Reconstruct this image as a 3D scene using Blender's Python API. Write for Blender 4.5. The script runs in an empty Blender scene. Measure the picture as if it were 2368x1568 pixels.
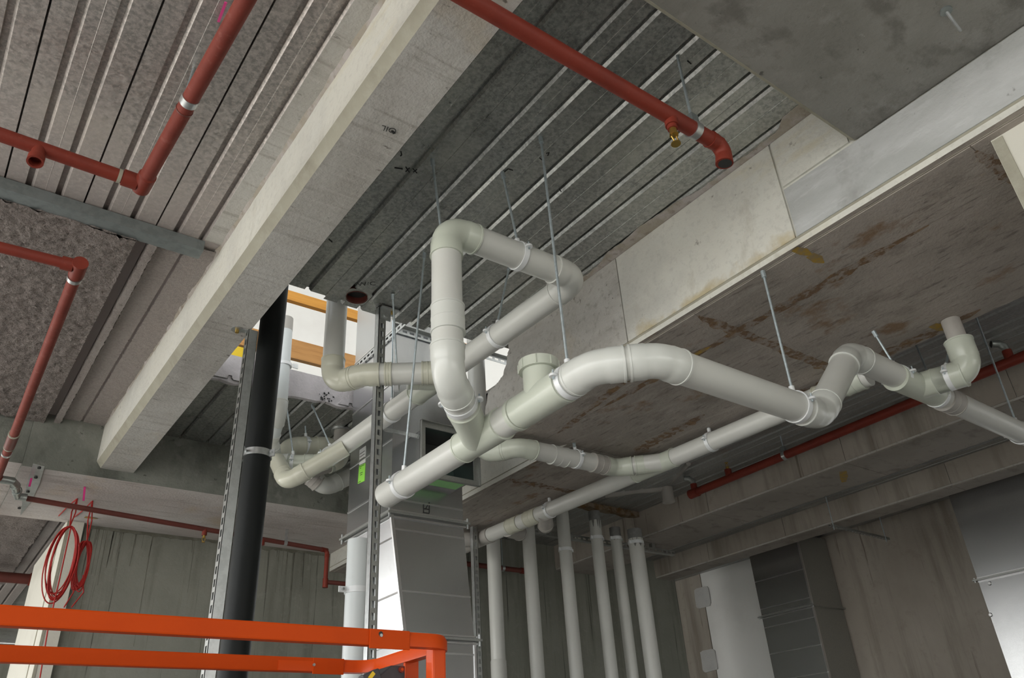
import bpy, bmesh, math, random
from mathutils import Vector, Matrix, noise
random.seed(7)
S = bpy.context.scene
COL = S.collection
PI = math.pi

# ------------------------------------------------------------------ camera, sky, sun, exposure
cd = bpy.data.cameras.new('camera'); cam = bpy.data.objects.new('camera', cd); COL.objects.link(cam)
yaw, pitch, roll = [math.radians(a) for a in (37.965, 29.939, -3.686)]
fw = Vector((math.sin(yaw)*math.cos(pitch), math.cos(yaw)*math.cos(pitch), math.sin(pitch)))
rt = Vector((math.cos(yaw), -math.sin(yaw), 0)); up = rt.cross(fw)
r2 = rt*math.cos(roll) + up*math.sin(roll); u2 = up*math.cos(roll) - rt*math.sin(roll)
cam.matrix_world = Matrix(((r2.x, u2.x, -fw.x, 0), (r2.y, u2.y, -fw.y, 0), (r2.z, u2.z, -fw.z, 1.6), (0, 0, 0, 1)))
cd.sensor_fit = 'HORIZONTAL'; cd.sensor_width = 36.0; cd.lens = 36.0*1820/2368
cd.clip_start = 0.05; cd.clip_end = 300
S.camera = cam

w = bpy.data.worlds.new('sky'); S.world = w; w.use_nodes = True
nt = w.node_tree; bg = nt.nodes['Background']
tc = nt.nodes.new('ShaderNodeTexCoord'); sp = nt.nodes.new('ShaderNodeSeparateXYZ')
rp = nt.nodes.new('ShaderNodeValToRGB')
nt.links.new(tc.outputs['Generated'], sp.inputs[0]); nt.links.new(sp.outputs['Z'], rp.inputs[0])
rp.color_ramp.elements[0].color = (1.0, 0.99, 0.95, 1); rp.color_ramp.elements[1].color = (0.67, 0.79, 0.98, 1)
nt.links.new(rp.outputs[0], bg.inputs[0]); bg.inputs[1].default_value = 4.0

sd = bpy.data.lights.new('sun', 'SUN'); sd.energy = 4.5; sd.angle = 0.02; sd.color = (1, 0.965, 0.89)
so = bpy.data.objects.new('sun', sd); COL.objects.link(so)
so.rotation_euler = Vector((0.40, 0.25, -1.0)).to_track_quat('-Z', 'Y').to_euler()

S.view_settings.view_transform = 'Standard'; S.view_settings.look = 'None'
S.view_settings.gamma = 1.0; S.view_settings.use_curve_mapping = False
S.view_settings.exposure = 0.12

# ------------------------------------------------------------------ materials
def mat(name, col, rough=0.6, metal=0.0, layers=(), bump=None, coat=0.0, bump2=None, rvar=0.0):
    m = bpy.data.materials.new(name); m.use_nodes = True
    t = m.node_tree; N = t.nodes; L = t.links
    b = N['Principled BSDF']
    b.inputs['Base Color'].default_value = (*col, 1); b.inputs['Roughness'].default_value = rough
    b.inputs['Metallic'].default_value = metal; b.inputs['Coat Weight'].default_value = coat
    co = N.new('ShaderNodeTexCoord')
    def nz(scale, detail=4.0, rgh=0.6):
        mp = N.new('ShaderNodeMapping'); L.new(co.outputs['Object'], mp.inputs[0])
        mp.inputs['Scale'].default_value = scale if hasattr(scale, '__len__') else (scale,)*3
        n = N.new('ShaderNodeTexNoise'); n.inputs['Scale'].default_value = 1.0
        n.inputs['Detail'].default_value = detail; n.inputs['Roughness'].default_value = rgh
        L.new(mp.outputs[0], n.inputs[0]); return n
    cur = None
    for i, (c, scale, lo, hi, amt) in enumerate(layers):
        n = nz(scale, 5.0, 0.62)
        r = N.new('ShaderNodeMapRange'); r.inputs[1].default_value = lo; r.inputs[2].default_value = hi
        r.inputs[3].default_value = 0; r.inputs[4].default_value = amt; L.new(n.outputs[0], r.inputs[0])
        mx = N.new('ShaderNodeMix'); mx.data_type = 'RGBA'
        L.new(r.outputs[0], mx.inputs[0])
        if cur is None: mx.inputs[6].default_value = (*col, 1)
        else: L.new(cur, mx.inputs[6])
        mx.inputs[7].default_value = (*c, 1); cur = mx.outputs[2]
    if cur is not None: L.new(cur, b.inputs['Base Color'])
    if rvar:
        n = nz(9.0); r = N.new('ShaderNodeMapRange'); r.inputs[1].default_value = .3; r.inputs[2].default_value = .7
        r.inputs[3].default_value = max(rough-rvar, 0.05); r.inputs[4].default_value = min(rough+rvar, 1)
        L.new(n.outputs[0], r.inputs[0]); L.new(r.outputs[0], b.inputs['Roughness'])
    prev = None
    for bp in (bump, bump2):
        if bp:
            n = nz(bp[0], 4.0); k = N.new('ShaderNodeBump'); k.inputs['Strength'].default_value = bp[1]
            k.inputs['Distance'].default_value = bp[2]; L.new(n.outputs[0], k.inputs['Height'])
            if prev: L.new(prev, k.inputs['Normal'])
            prev = k.outputs[0]
    if prev: L.new(prev, b.inputs['Normal'])
    return m

M = {}
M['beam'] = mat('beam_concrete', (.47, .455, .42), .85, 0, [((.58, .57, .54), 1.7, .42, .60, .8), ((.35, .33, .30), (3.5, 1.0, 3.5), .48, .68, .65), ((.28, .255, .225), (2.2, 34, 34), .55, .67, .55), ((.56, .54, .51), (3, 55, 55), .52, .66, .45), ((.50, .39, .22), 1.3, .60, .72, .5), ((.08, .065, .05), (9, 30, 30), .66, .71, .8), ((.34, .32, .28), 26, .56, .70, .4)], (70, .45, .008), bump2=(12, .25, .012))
M['beam_outdoor_lit'] = mat('outdoor_lit_soffit', (.50, .455, .43), .85, 0, [((.60, .57, .55), 1.7, .42, .60, .8), ((.38, .345, .32), (1.0, 3.5, 3.5), .48, .68, .65), ((.30, .26, .23), (2.2, 30, 34), .56, .67, .55), ((.48, .37, .22), 1.5, .62, .74, .5), ((.2, .16, .13), (7, 24, 30), .66, .71, .7)], (70, .4, .008), bump2=(12, .25, .012))  # lighter, pinker beam concrete: outdoor light on the underside put into the colour
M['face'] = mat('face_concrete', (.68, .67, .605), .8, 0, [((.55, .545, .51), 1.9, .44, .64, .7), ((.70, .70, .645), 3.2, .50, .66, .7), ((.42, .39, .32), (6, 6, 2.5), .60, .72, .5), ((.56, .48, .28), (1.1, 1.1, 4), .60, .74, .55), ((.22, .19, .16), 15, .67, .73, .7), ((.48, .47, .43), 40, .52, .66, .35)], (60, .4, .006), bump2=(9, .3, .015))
M['face_blue'] = mat('cool_concrete', (.42, .43, .42), .8, 0, [((.56, .57, .57), (2.5, 1.6, 5), .42, .62, .8), ((.27, .27, .255), 4.5, .52, .66, .65), ((.60, .61, .61), (20, 6, 30), .56, .68, .5), ((.17, .16, .15), 13, .66, .72, .7)], (60, .4, .006), bump2=(9, .3, .015))
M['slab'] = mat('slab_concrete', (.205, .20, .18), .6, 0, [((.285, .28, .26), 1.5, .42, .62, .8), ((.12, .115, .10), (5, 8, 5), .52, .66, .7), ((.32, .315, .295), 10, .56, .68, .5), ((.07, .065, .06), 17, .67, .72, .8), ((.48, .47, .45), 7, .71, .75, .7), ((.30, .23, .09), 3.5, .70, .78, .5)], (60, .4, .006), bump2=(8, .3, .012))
M['soffit_rust'] = mat('rusty_soffit_concrete', (.36, .31, .265), .7, 0, [((.26, .225, .195), 1.6, .42, .62, .8), ((.155, .08, .028), (30, 22, 25), .47, .55, .8), ((.24, .14, .055), 11, .52, .62, .7), ((.10, .075, .055), (60, 20, 30), .58, .66, .6)], (70, .5, .006))
M['slab_far'] = mat('far_beam_concrete', (.30, .27, .24), .8, 0, [((.38, .345, .31), 1.5, .42, .62, .8), ((.17, .15, .13), (5, 8, 5), .54, .68, .6), ((.12, .10, .085), 17, .67, .72, .7)], (60, .4, .006))  # lighter than the drop slab, for the far beams
M['soffit'] = mat('soffit_concrete', (.40, .355, .315), .7, 0, [((.30, .27, .24), 1.6, .42, .62, .8), ((.12, .105, .09), (52, 10, 20), .57, .67, .6), ((.46, .42, .38), (26, 5, 20), .52, .66, .5), ((.20, .105, .035), (3.6, 2.4, 3), .59, .68, .75), ((.15, .125, .105), (7, 4, 7), .57, .70, .55), ((.45, .30, .09), 2.6, .69, .75, .6)], (70, .5, .006), bump2=(14, .3, .01))
M['stain'] = mat('rust_stained_joint', (.15, .085, .03), .85, 0, [((.25, .2, .15), 14, .42, .6, .9)], (60, .4, .008))
M['green_conc'] = mat('green_grey_concrete', (.175, .185, .16), .85, 0, [((.255, .26, .23), 2.2, .42, .62, .8), ((.085, .09, .075), (4, 4, 2.5), .50, .66, .75), ((.33, .325, .30), 7, .60, .70, .5), ((.06, .06, .05), 18, .64, .70, .7)], (60, .45, .006), bump2=(10, .3, .012))
M['wall'] = mat('wall_concrete', (.225, .23, .195), .85, 0, [((.29, .29, .25), 1.1, .42, .62, .75), ((.155, .155, .125), (5, 5, .5), .50, .66, .7), ((.07, .07, .055), (30, 30, .55), .62, .67, .85), ((.30, .30, .265), 20, .55, .7, .35)], (70, .35, .006))
M['wall_r'] = mat('wall_right_concrete', (.37, .33, .285), .85, 0, [((.46, .42, .365), (1.1, 1.1, .6), .42, .62, .75), ((.23, .20, .165), (2.5, 5, .45), .50, .66, .75), ((.13, .105, .08), (16, 16, .7), .63, .69, .7), ((.30, .26, .215), 9, .58, .70, .5)], (70, .35, .006))
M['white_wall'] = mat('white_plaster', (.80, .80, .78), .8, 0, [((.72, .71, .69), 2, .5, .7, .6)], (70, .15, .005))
M['patch'] = mat('patch_plaster', (.55, .55, .54), .8, 0, [((.47, .47, .46), 9, .45, .65, .6)], (60, .3, .006))
M['chamfer'] = mat('chamfer_concrete', (.36, .345, .275), .8, 0, [((.27, .25, .195), 5, .5, .7, .7), ((.42, .41, .34), 12, .5, .65, .5)], (60, .3, .008))
M['cream'] = mat('cream_column', (.66, .645, .57), .75, 0, [((.57, .55, .48), 3, .5, .68, .6), ((.2, .19, .17), 24, .73, .77, .8)], (60, .2, .006))
M['floor'] = mat('floor_concrete', (.24, .232, .208), .7, 0, [((.19, .184, .165), 1, .45, .65, .7)])
M['ground'] = mat('site_ground', (.47, .43, .37), .95, 0, [((.38, .345, .30), .2, .45, .65, .7)])
M['deck'] = mat('galvanised_deck', (.46, .47, .455), .37, .82, [((.25, .26, .25), 55, .40, .60, .8), ((.60, .61, .58), 130, .50, .66, .6), ((.55, .56, .51), 2.2, .50, .70, .5), ((.33, .30, .24), 5, .64, .76, .4)], (120, .12, .003), rvar=.14)
M['deck_wall'] = mat('right_bay_deck', (.46, .465, .46), .42, .8, [((.34, .345, .34), 60, .42, .60, .6), ((.54, .545, .53), 3, .50, .70, .5)])  # plainer deck with fewer tone layers, for the right bays
M['oversprayed'] = mat('oversprayed_deck', (.45, .43, .42), .5, .75, [((.34, .33, .325), 34, .42, .6, .7), ((.46, .42, .40), 2, .45, .65, .7)], (120, .25, .004))
M['spray'] = mat('sprayed_fireproofing', (.33, .29, .27), .97, 0, [((.20, .175, .16), 70, .42, .58, .8), ((.43, .385, .36), 95, .52, .66, .7), ((.27, .235, .22), 6, .45, .65, .5)], (150, .8, .012), bump2=(55, .7, .02))
M['spray_thin'] = mat('thin_fireproofing', (.36, .32, .30), .95, 0, [((.26, .23, .215), 90, .42, .60, .7), ((.44, .41, .385), 2.5, .5, .68, .6), ((.30, .27, .25), 5, .5, .66, .5)], (160, .7, .008))
M['pvc'] = mat('pvc_pipe', (.615, .62, .585), .34, 0, [((.57, .575, .535), 4, .5, .7, .6), ((.48, .45, .38), 7, .74, .8, .5)], coat=.15)
M['pvc_fit'] = mat('pvc_fitting', (.565, .60, .515), .30, 0, [((.53, .56, .48), 5, .5, .7, .6)], coat=.25)
M['pvc_clean'] = mat('pvc_white_fitting', (.63, .645, .61), .30, 0, [((.585, .60, .565), 5, .5, .7, .6)], coat=.25)
M['pvc_blue'] = mat('pale_blue_pipe', (.66, .70, .705), .4, 0, [((.60, .63, .63), 5, .5, .7, .6)], coat=.1)
M['pvc_grey'] = mat('dusty_grey_pvc', (.43, .41, .38), .45, 0, [((.36, .34, .31), 6, .5, .7, .6)], coat=.1)
M['primer'] = mat('grey_solvent_primer', (.20, .20, .195), .5, 0, [((.28, .28, .27), 22, .5, .65, .7)])
M['ring'] = mat('white_clamp', (.80, .82, .83), .35, .1)
M['rod'] = mat('zinc_rod', (.50, .57, .60), .42, .65, [((.38, .43, .45), 60, .45, .6, .6)])
M['zinc'] = mat('zinc_bracket', (.58, .60, .60), .35, .9, [((.45, .47, .47), 30, .45, .6, .6)])
M['duct'] = mat('galvanised_duct', (.60, .61, .62), .27, 1.0, [((.50, .51, .52), 150, .40, .62, .5), ((.68, .69, .69), 3, .45, .75, .4)], (5, .03, .02))
M['duct_edge'] = mat('duct_seam', (.72, .72, .72), .3, 1.0)
M['duct_dull'] = mat('dull_galvanised_duct', (.44, .45, .43), .42, .9, [((.34, .35, .34), 140, .42, .6, .5)])
M['dark'] = mat('dark_interior', (.03, .032, .03), .8)
M['green_reflection'] = mat('painted_green_reflection', (.05, .085, .075), .3, 0.2)  # greenish reflection inside the spigot, put into the colour
M['red'] = mat('red_fire_pipe', (.215, .034, .02), .5, 0, [((.165, .028, .018), 7, .45, .65, .7), ((.27, .055, .035), 40, .6, .72, .5)], (90, .15, .004))
M['red_dust'] = mat('dusty_red_pipe', (.225, .05, .036), .6, 0, [((.17, .036, .026), 9, .45, .65, .6), ((.33, .13, .105), 30, .58, .72, .5)], (90, .2, .004))
M['red_dark'] = mat('dark_red_pipe', (.155, .04, .03), .5, 0, [((.11, .03, .022), 9, .45, .65, .6)])
M['brass'] = mat('brass', (.55, .37, .10), .3, .9)
M['galv_fit'] = mat('galvanised_elbow', (.40, .43, .41), .38, .8, [((.27, .29, .28), 30, .45, .6, .6)])
M['orange'] = mat('orange_paint', (.56, .062, .004), .5, 0, [((.47, .05, .004), 4, .5, .7, .5), ((.10, .06, .04), (16, 30, 30), .70, .74, .8)])
M['orange_lit'] = mat('orange_lit_gloss', (.66, .072, .005), .42, 0, [((.58, .06, .004), 5, .5, .7, .5)], coat=.1)  # brighter, glossier copy of the orange; light on the rail end is in the colour
M['charcoal'] = mat('charcoal_plastic', (.045, .045, .05), .5, 0, [((.06, .06, .065), 20, .5, .6, .5)])
M['yellow'] = mat('yellow_paint', (.80, .56, .02), .5)
M['black'] = mat('black_pipe', (.006, .008, .008), .55, 0, [((.011, .013, .013), 9, .5, .7, .6)])
M['blackmark'] = mat('black_marker', (.02, .02, .02), .8)
M['white'] = mat('white_label', (.82, .82, .80), .6)
M['green_label'] = mat('green_label', (.33, .80, .09), .6)
M['green_dim'] = mat('green_tag', (.30, .62, .25), .6)
M['timber'] = mat('form_timber', (.52, .27, .09), .65, 0, [((.40, .19, .055), (3, 30, 30), .45, .62, .7), ((.62, .36, .15), (1, 10, 10), .55, .7, .6)], (40, .2, .005))
M['timber_bright'] = mat('bright_form_timber', (.72, .34, .06), .65, 0, [((.6, .26, .04), (3, 30, 30), .45, .62, .7)], (40, .2, .005))
M['lilac'] = mat('cut_slab_edge', (.56, .53, .55), .85, 0, [((.42, .40, .41), 5, .45, .65, .7), ((.12, .11, .11), (9, 9, 14), .68, .76, .8)], (40, .5, .02))
M['cable'] = mat('red_cable', (.40, .026, .022), .5)
M['pink'] = mat('pink_tape', (.78, .05, .28), .6)
M['grey_angle'] = mat('grey_angle', (.27, .30, .30), .45, .55, [((.21, .235, .235), 24, .45, .6, .7)])
M['water_run'] = mat('water_run', (.14, .135, .105), .8, 0, [((.2, .2, .165), 18, .42, .6, .8)])
M['mortar'] = mat('mortar', (.38, .34, .28), .9, 0, [((.50, .46, .45), 9, .45, .6, .8), ((.25, .21, .17), 22, .55, .68, .7)], (60, .5, .008))
M['paint_mark'] = mat('ochre_paint_mark', (.40, .255, .045), .8, 0, [((.27, .21, .13), 30, .44, .58, .85)])
M['yellow_pipe'] = mat('yellowed_pvc', (.585, .585, .485), .3, 0, [((.53, .53, .43), 4, .5, .7, .6)], coat=.25)

for k_, v_ in (('orange', .12), ('orange_lit', .25), ('red', .3), ('red_dust', .2), ('cable', .3), ('black', .3), ('spray', .1)): M[k_].node_tree.nodes['Principled BSDF'].inputs['Specular IOR Level'].default_value = v_

# ------------------------------------------------------------------ helpers
class MB:
    def __init__(s): s.bm = bmesh.new()
    def poly(s, vs):
        try: return s.bm.faces.new([s.bm.verts.new(v) for v in vs])
        except ValueError: pass
    def hexa(s, a, b):                                   # two quads, bottom a and top b
        va = [s.bm.verts.new(v) for v in a]; vb = [s.bm.verts.new(v) for v in b]
        s.bm.faces.new(va[::-1]); s.bm.faces.new(vb)
        n = len(va)
        for i in range(n): s.bm.faces.new((va[i], va[(i+1) % n], vb[(i+1) % n], vb[i]))
        return s
    def box(s, lo, hi):
        x0, y0, z0 = lo; x1, y1, z1 = hi
        return s.hexa([(x0, y0, z0), (x1, y0, z0), (x1, y1, z0), (x0, y1, z0)], [(x0, y0, z1), (x1, y0, z1), (x1, y1, z1), (x0, y1, z1)])
    def obox(s, p, q, wid, hgt, upv=(0, 0, 1)):          # a bar from p to q
        p, q = Vector(p), Vector(q); d = (q-p).normalized(); u = Vector(upv)
        a = d.cross(u)
        if a.length < 1e-4: a = d.cross(Vector((0, 1, 0)))
        a.normalize(); b = a.cross(d)
        a = a*wid/2; b = b*hgt/2
        return s.hexa([p-a-b, p+a-b, p+a+b, p-a+b], [q-a-b, q+a-b, q+a+b, q-a+b])
    def prism(s, pts, off):
        off = Vector(off); return s.hexa([Vector(p) for p in pts], [Vector(p)+off for p in pts])
    def sweep(s, rings, n=24, cap=True):                 # rings: (centre, direction, radius)
        prev = None; u = None; first = None
        for c, d, r in rings:
            c, d = Vector(c), Vector(d).normalized()
            if u is None:
                u = d.orthogonal().normalized()
            else:
                u = (u - d*u.dot(d)).normalized()
            v = d.cross(u)
            ring = [s.bm.verts.new(c + (u*math.cos(2*PI*i/n) + v*math.sin(2*PI*i/n))*r) for i in range(n)]
            if prev:
                for i in range(n): s.bm.faces.new((prev[i], prev[(i+1) % n], ring[(i+1) % n], ring[i]))
            else: first = ring
            prev = ring
        if cap: s.bm.faces.new(first[::-1]); s.bm.faces.new(prev)
        return s
    def cyl(s, p, q, r, n=24, r1=None):
        p, q = Vector(p), Vector(q); d = q-p
        return s.sweep([(p, d, r), (q, d, r if r1 is None else r1)], n)
    def tube(s, pts, r, n=8):
        P = [Vector(p) for p in pts]; rings = []
        for i, p in enumerate(P):
            d = P[min(i+1, len(P)-1)] - P[max(i-1, 0)]
            rings.append((p, d, r))
        return s.sweep(rings, n)
    def band(s, c, d, r0, r1, w, n=32):                  # a hoop
        c, d = Vector(c), Vector(d).normalized()
        a, b = c-d*w/2, c+d*w/2
        u = d.orthogonal().normalized(); v = d.cross(u); R = []
        for cc, r in ((a, r0), (a, r1), (b, r1), (b, r0)):
            R.append([s.bm.verts.new(cc+(u*math.cos(2*PI*i/n)+v*math.sin(2*PI*i/n))*r) for i in range(n)])
        for k in range(4):
            A, B = R[k], R[(k+1) % 4]
            for i in range(n): s.bm.faces.new((A[i], A[(i+1) % n], B[(i+1) % n], B[i]))
        return s
    def build(s, name, m, parent=None, smooth=True, bevel=0.0):
        bmesh.ops.recalc_face_normals(s.bm, faces=s.bm.faces[:])
        if bevel:
            bmesh.ops.bevel(s.bm, geom=s.bm.edges[:], offset=bevel, segments=2, affect='EDGES', profile=.6)
        me = bpy.data.meshes.new(name); s.bm.to_mesh(me); s.bm.free()
        if smooth:
            for p in me.polygons: p.use_smooth = True
            try: me.set_sharp_from_angle(angle=math.radians(38))
            except Exception: pass
        me.materials.append(M[m] if isinstance(m, str) else m)
        o = bpy.data.objects.new(name, me); COL.objects.link(o)
        if parent:
            o.parent = parent; o.matrix_parent_inverse = Matrix.Translation(-ORG.get(parent.name, Vector((0, 0, 0))))
        return o
ORG = {}
def thing(name, label, cat, loc, group=None):
    o = bpy.data.objects.new(name, None); COL.objects.link(o); o.location = loc
    o.empty_display_size = .1
    ORG[o.name] = Vector(loc)
    o['label'] = label; o['category'] = cat
    if group: o['group'] = group
    return o
def tag(o, label, cat, group=None):
    o['label'] = label; o['category'] = cat
    if group: o['group'] = group
    return o
def struct(o, label=None):
    o['kind'] = 'structure'
    if label: o['label'] = label
    return o
def dup(o, d, parent=None, label=None):
    c = o.copy(); COL.objects.link(c)
    if parent: c.parent = parent
    c.location = o.location + Vector(d)
    if label: c['label'] = label
    return c
V3 = Vector

# ------------------------------------------------------------------ structure
DZ = 3.85                                                # underside of the deck
ZA, ZB, ZBB = 3.55, 3.337, 3.49                          # undersides of beam A, beam B, back beam
XF = 2.364                                               # face of beam B
YBB, YW = 5.36, 6.42                                     # back beam face, back wall
f = struct(MB().box((-3.6, -9, -.2), (8.6, 14, 0)).build('floor', 'floor', smooth=False))
g = struct(MB().box((-60, -60, -.6), (60, 60, -.25)).build('site_ground', 'ground', smooth=False), 'bare brown ground outside the building')
H0, H1 = 3.23, 4.36                                      # the big opening in the mid slab
HX0, HX1 = .972, 2.857
b = MB()
zt0, zt1 = DZ+.034, DZ+.17
b.box((-3.6, -9, zt0), (8.6, H0, zt1)); b.box((-3.6, H1, zt0), (8.6, 14, zt1))
b.box((-3.6, H0, zt0), (HX0, H1, zt1)); b.box((HX1, H0, zt0), (8.6, H1, zt1))
ceiling = struct(b.build('ceiling', 'slab', smooth=False))
# upper storey seen through the opening
struct(MB().box((-4, 6.6, zt1), (8.6, 6.8, 7.0)).build('wall_upper', 'white_wall', smooth=False), 'white wall of the floor above, seen through the slab opening')
struct(MB().box((-3.6, -9, 7.0), (8.6, 14, 7.2)).build('ceiling_upper', 'white_wall', smooth=False))
# sides of the building away from the open facade
struct(MB().box((-3.6, 13.8, 0), (8.6, 14, DZ)).build('wall_far', 'wall', smooth=False))
b = MB().box((-3.6, -6.2, 0), (8.6, -6, .9)); b.box((-3.6, -6.2, 3.0), (8.6, -6, DZ)); b.box((-3.6, -6.2, .9), (-.6, -6, 3.0)); b.box((6.4, -6.2, .9), (8.6, -6, 3.0))  # unseen rear wall; its opening is added to brighten faces turned this way
struct(b.build('wall_rear', 'wall', smooth=False))
# a floor plate under the deck whose near bay shows clean steel and whose far bay carries overspray
def deck_left_mat():
    m = M['deck'].copy(); m.name = 'deck_with_overspray'; t = m.node_tree; N = t.nodes; L = t.links
    b = N['Principled BSDF']; co = N.new('ShaderNodeTexCoord'); sx = N.new('ShaderNodeSeparateXYZ'); L.new(co.outputs['Object'], sx.inputs[0])
    n = N.new('ShaderNodeTexNoise'); n.inputs['Scale'].default_value = 70; n.inputs['Detail'].default_value = 6
    L.new(co.outputs['Object'], n.inputs['Vector'])
    a = N.new('ShaderNodeMath'); a.operation = 'MULTIPLY_ADD'; L.new(n.outputs[0], a.inputs[0]); a.inputs[1].default_value = 1.6; L.new(sx.outputs['Y'], a.inputs[2])
    r = N.new('ShaderNodeMapRange'); r.inputs[1].default_value = 3.0; r.inputs[2].default_value = 4.1; L.new(a.outputs[0], r.inputs[0])
    old = b.inputs['Base Color'].links[0].from_socket
    tn = N.new('ShaderNodeMix'); tn.data_type = 'RGBA'; tn.blend_type = 'MULTIPLY'; tn.inputs[0].default_value = 1; L.new(old, tn.inputs[6]); tn.inputs[7].default_value = (1.32, 1.2, 1.17, 1); old = tn.outputs[2]
    mx = N.new('ShaderNodeMix'); mx.data_type = 'RGBA'; L.new(r.outputs[0], mx.inputs[0]); L.new(old, mx.inputs[6]); mx.inputs[7].default_value = (.41, .365, .345, 1)
    L.new(mx.outputs[2], b.inputs['Base Color'])
    q = N.new('ShaderNodeMapRange'); q.inputs[3].default_value = .8; q.inputs[4].default_value = 0; L.new(r.outputs[0], q.inputs[0]); L.new(q.outputs[0], b.inputs['Metallic'])
    q = N.new('ShaderNodeMapRange'); q.inputs[3].default_value = .40; q.inputs[4].default_value = .95; L.new(r.outputs[0], q.inputs[0]); L.new(q.outputs[0], b.inputs['Roughness'])
    return m
M['deck_left'] = deck_left_mat()

def deck_sheet(x0, y0, y1, m, wd=.30, xa=-99, xb=99, name='deck_sheet', z=DZ, gap=False):
    k = wd/.30; h = .024
    P = [(.002, .03), (.003, 0), (.073, 0), (.0745, h), (.0945, h), (.095, .010), (.105, 0), (.147, 0), (.149, -.0007), (.151, 0), (.186, 0), (.1875, h), (.2075, h), (.208, .010), (.218, 0), (.296, 0), (.2975, .03)]
    if not gap: P = [(0, 0)] + P[2:-2] + [(.2945, 0), (.2955, -.0025), (.2985, -.0025), (.30, 0)]
    P = [(x0+a*k, z+c) for a, c in P]
    Q = []
    for i, (x, c) in enumerate(P):
        if xa <= x <= xb: Q.append((x, c))
        if i < len(P)-1:
            x2, c2 = P[i+1]
            for lim in (xa, xb):
                if (x-lim)*(x2-lim) < 0:
                    s = (lim-x)/(x2-x); Q.append((lim, c+(c2-c)*s))
    if len(Q) < 2: return
    mb = MB()
    A = [mb.bm.verts.new((x, y0, c)) for x, c in Q]; B = [mb.bm.verts.new((x, y1, c)) for x, c in Q]
    for i in range(len(Q)-1): mb.bm.faces.new((A[i], A[i+1], B[i+1], B[i]))
    me = mb.bm; 
    o = mb.build(name, m, ceiling, smooth=False)
    return o
for k in range(10):                                      # left bay
    x0 = .457-.29*k
    deck_sheet(x0, -2.0, YBB+.02, 'deck_left', .29, xb=.745, gap=True)
for k in range(5):                                       # middle bay, cut round the opening
    x0 = 1.018+.302*k
    if k == 1:
        deck_sheet(x0, -1.0, 3.077, 'deck', .302)
        deck_sheet(x0, 3.077, 3.203, 'deck', .302, xb=1.395); deck_sheet(x0, 3.077, 3.203, 'deck', .302, xa=1.521)
        deck_sheet(x0, 3.203, H0+.012*(k % 2), 'deck', .302)
    else: deck_sheet(x0, -1.0, H0+.02*((k*7) % 3-1), 'deck', .302, xa=.972, xb=XF)
    deck_sheet(x0, H1-.01+.015*((k*5) % 3-1), YBB+.02, 'deck', .302, xa=.972)
for k in range(3): deck_sheet(2.528+.302*k, H1, YBB+.02, 'deck', .302, xb=2.857)
for k in range(7): deck_sheet(3.55+.30*k, -2.0, YW, 'deck_wall', .30, xb=5.42)
for k in range(4): deck_sheet(5.93+.30*k, -2.0, YW+1, 'deck_wall', .30, xb=6.90)
for k in range(5): deck_sheet(7.15+.30*k, -2.0, YW+1, 'deck_wall', .30)
for k in range(12): deck_sheet(.70-.29*k, YW+.2, 13.5, 'spray_thin', .29)

def foot_stain(nm):
    t = M[nm].node_tree; N = t.nodes; L = t.links; b = N['Principled BSDF']; co = N.new('ShaderNodeTexCoord'); sx = N.new('ShaderNodeSeparateXYZ'); L.new(co.outputs['Object'], sx.inputs[0])
    n = N.new('ShaderNodeTexNoise'); n.inputs['Scale'].default_value = 9; n.inputs['Detail'].default_value = 6; L.new(co.outputs['Object'], n.inputs['Vector'])
    a = N.new('ShaderNodeMath'); a.operation = 'MULTIPLY_ADD'; L.new(n.outputs[0], a.inputs[0]); a.inputs[1].default_value = -.30; L.new(sx.outputs['Z'], a.inputs[2])
    r = N.new('ShaderNodeMapRange'); r.inputs[1].default_value = 3.20; r.inputs[2].default_value = 3.26; r.inputs[3].default_value = .75; r.inputs[4].default_value = 0; L.new(a.outputs[0], r.inputs[0])
    mx = N.new('ShaderNodeMix'); mx.data_type = 'RGBA'; L.new(r.outputs[0], mx.inputs[0]); L.new(b.inputs['Base Color'].links[0].from_socket, mx.inputs[6]); mx.inputs[7].default_value = (.46, .37, .19, 1)
    L.new(mx.outputs[2], b.inputs['Base Color'])
M['face_foot'] = M['face'].copy(); foot_stain('face_foot')
def by_normal(o, rules):                                 # second and third material of a body by the way its faces look
    for nm, _ in rules: o.data.materials.append(M[nm])
    for p in o.data.polygons:
        for i, (_, test) in enumerate(rules):
            if test(p.normal): p.material_index = i+1
# beam A, left of the middle bay
b = MB().prism([(.745, -5, 4.0), (.745, -5, ZA+.04), (.775, -5, ZA), (.972, -5, ZA), (.972, -5, 4.0)], (0, YBB+5, 0))
beamA = struct(b.build('concrete_beam', 'beam', smooth=False), 'long narrow concrete beam running from the top left to the back beam')
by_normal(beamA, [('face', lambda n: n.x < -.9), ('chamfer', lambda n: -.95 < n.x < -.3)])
# back beam
b = MB().box((.345, YBB, ZBB), (HX1, YW, 3.9)); b.box((HX1, YW-.05, ZBB), (3.0, YW, 3.9))
bb = struct(b.build('concrete_beam', 'green_conc', smooth=False), 'deep grey-green concrete beam crossing above the back wall')
by_normal(bb, [('beam_outdoor_lit', lambda n: n.z < -.9)])
b = MB().box((-3.6, YBB+.02, ZBB+.02), (.3435, YW-.05, 3.9))
bb2 = struct(b.build('concrete_beam', 'green_conc', smooth=False), 'continuation of the back beam at the far left')
by_normal(bb2, [('beam_outdoor_lit', lambda n: n.z < -.9)])
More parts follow.
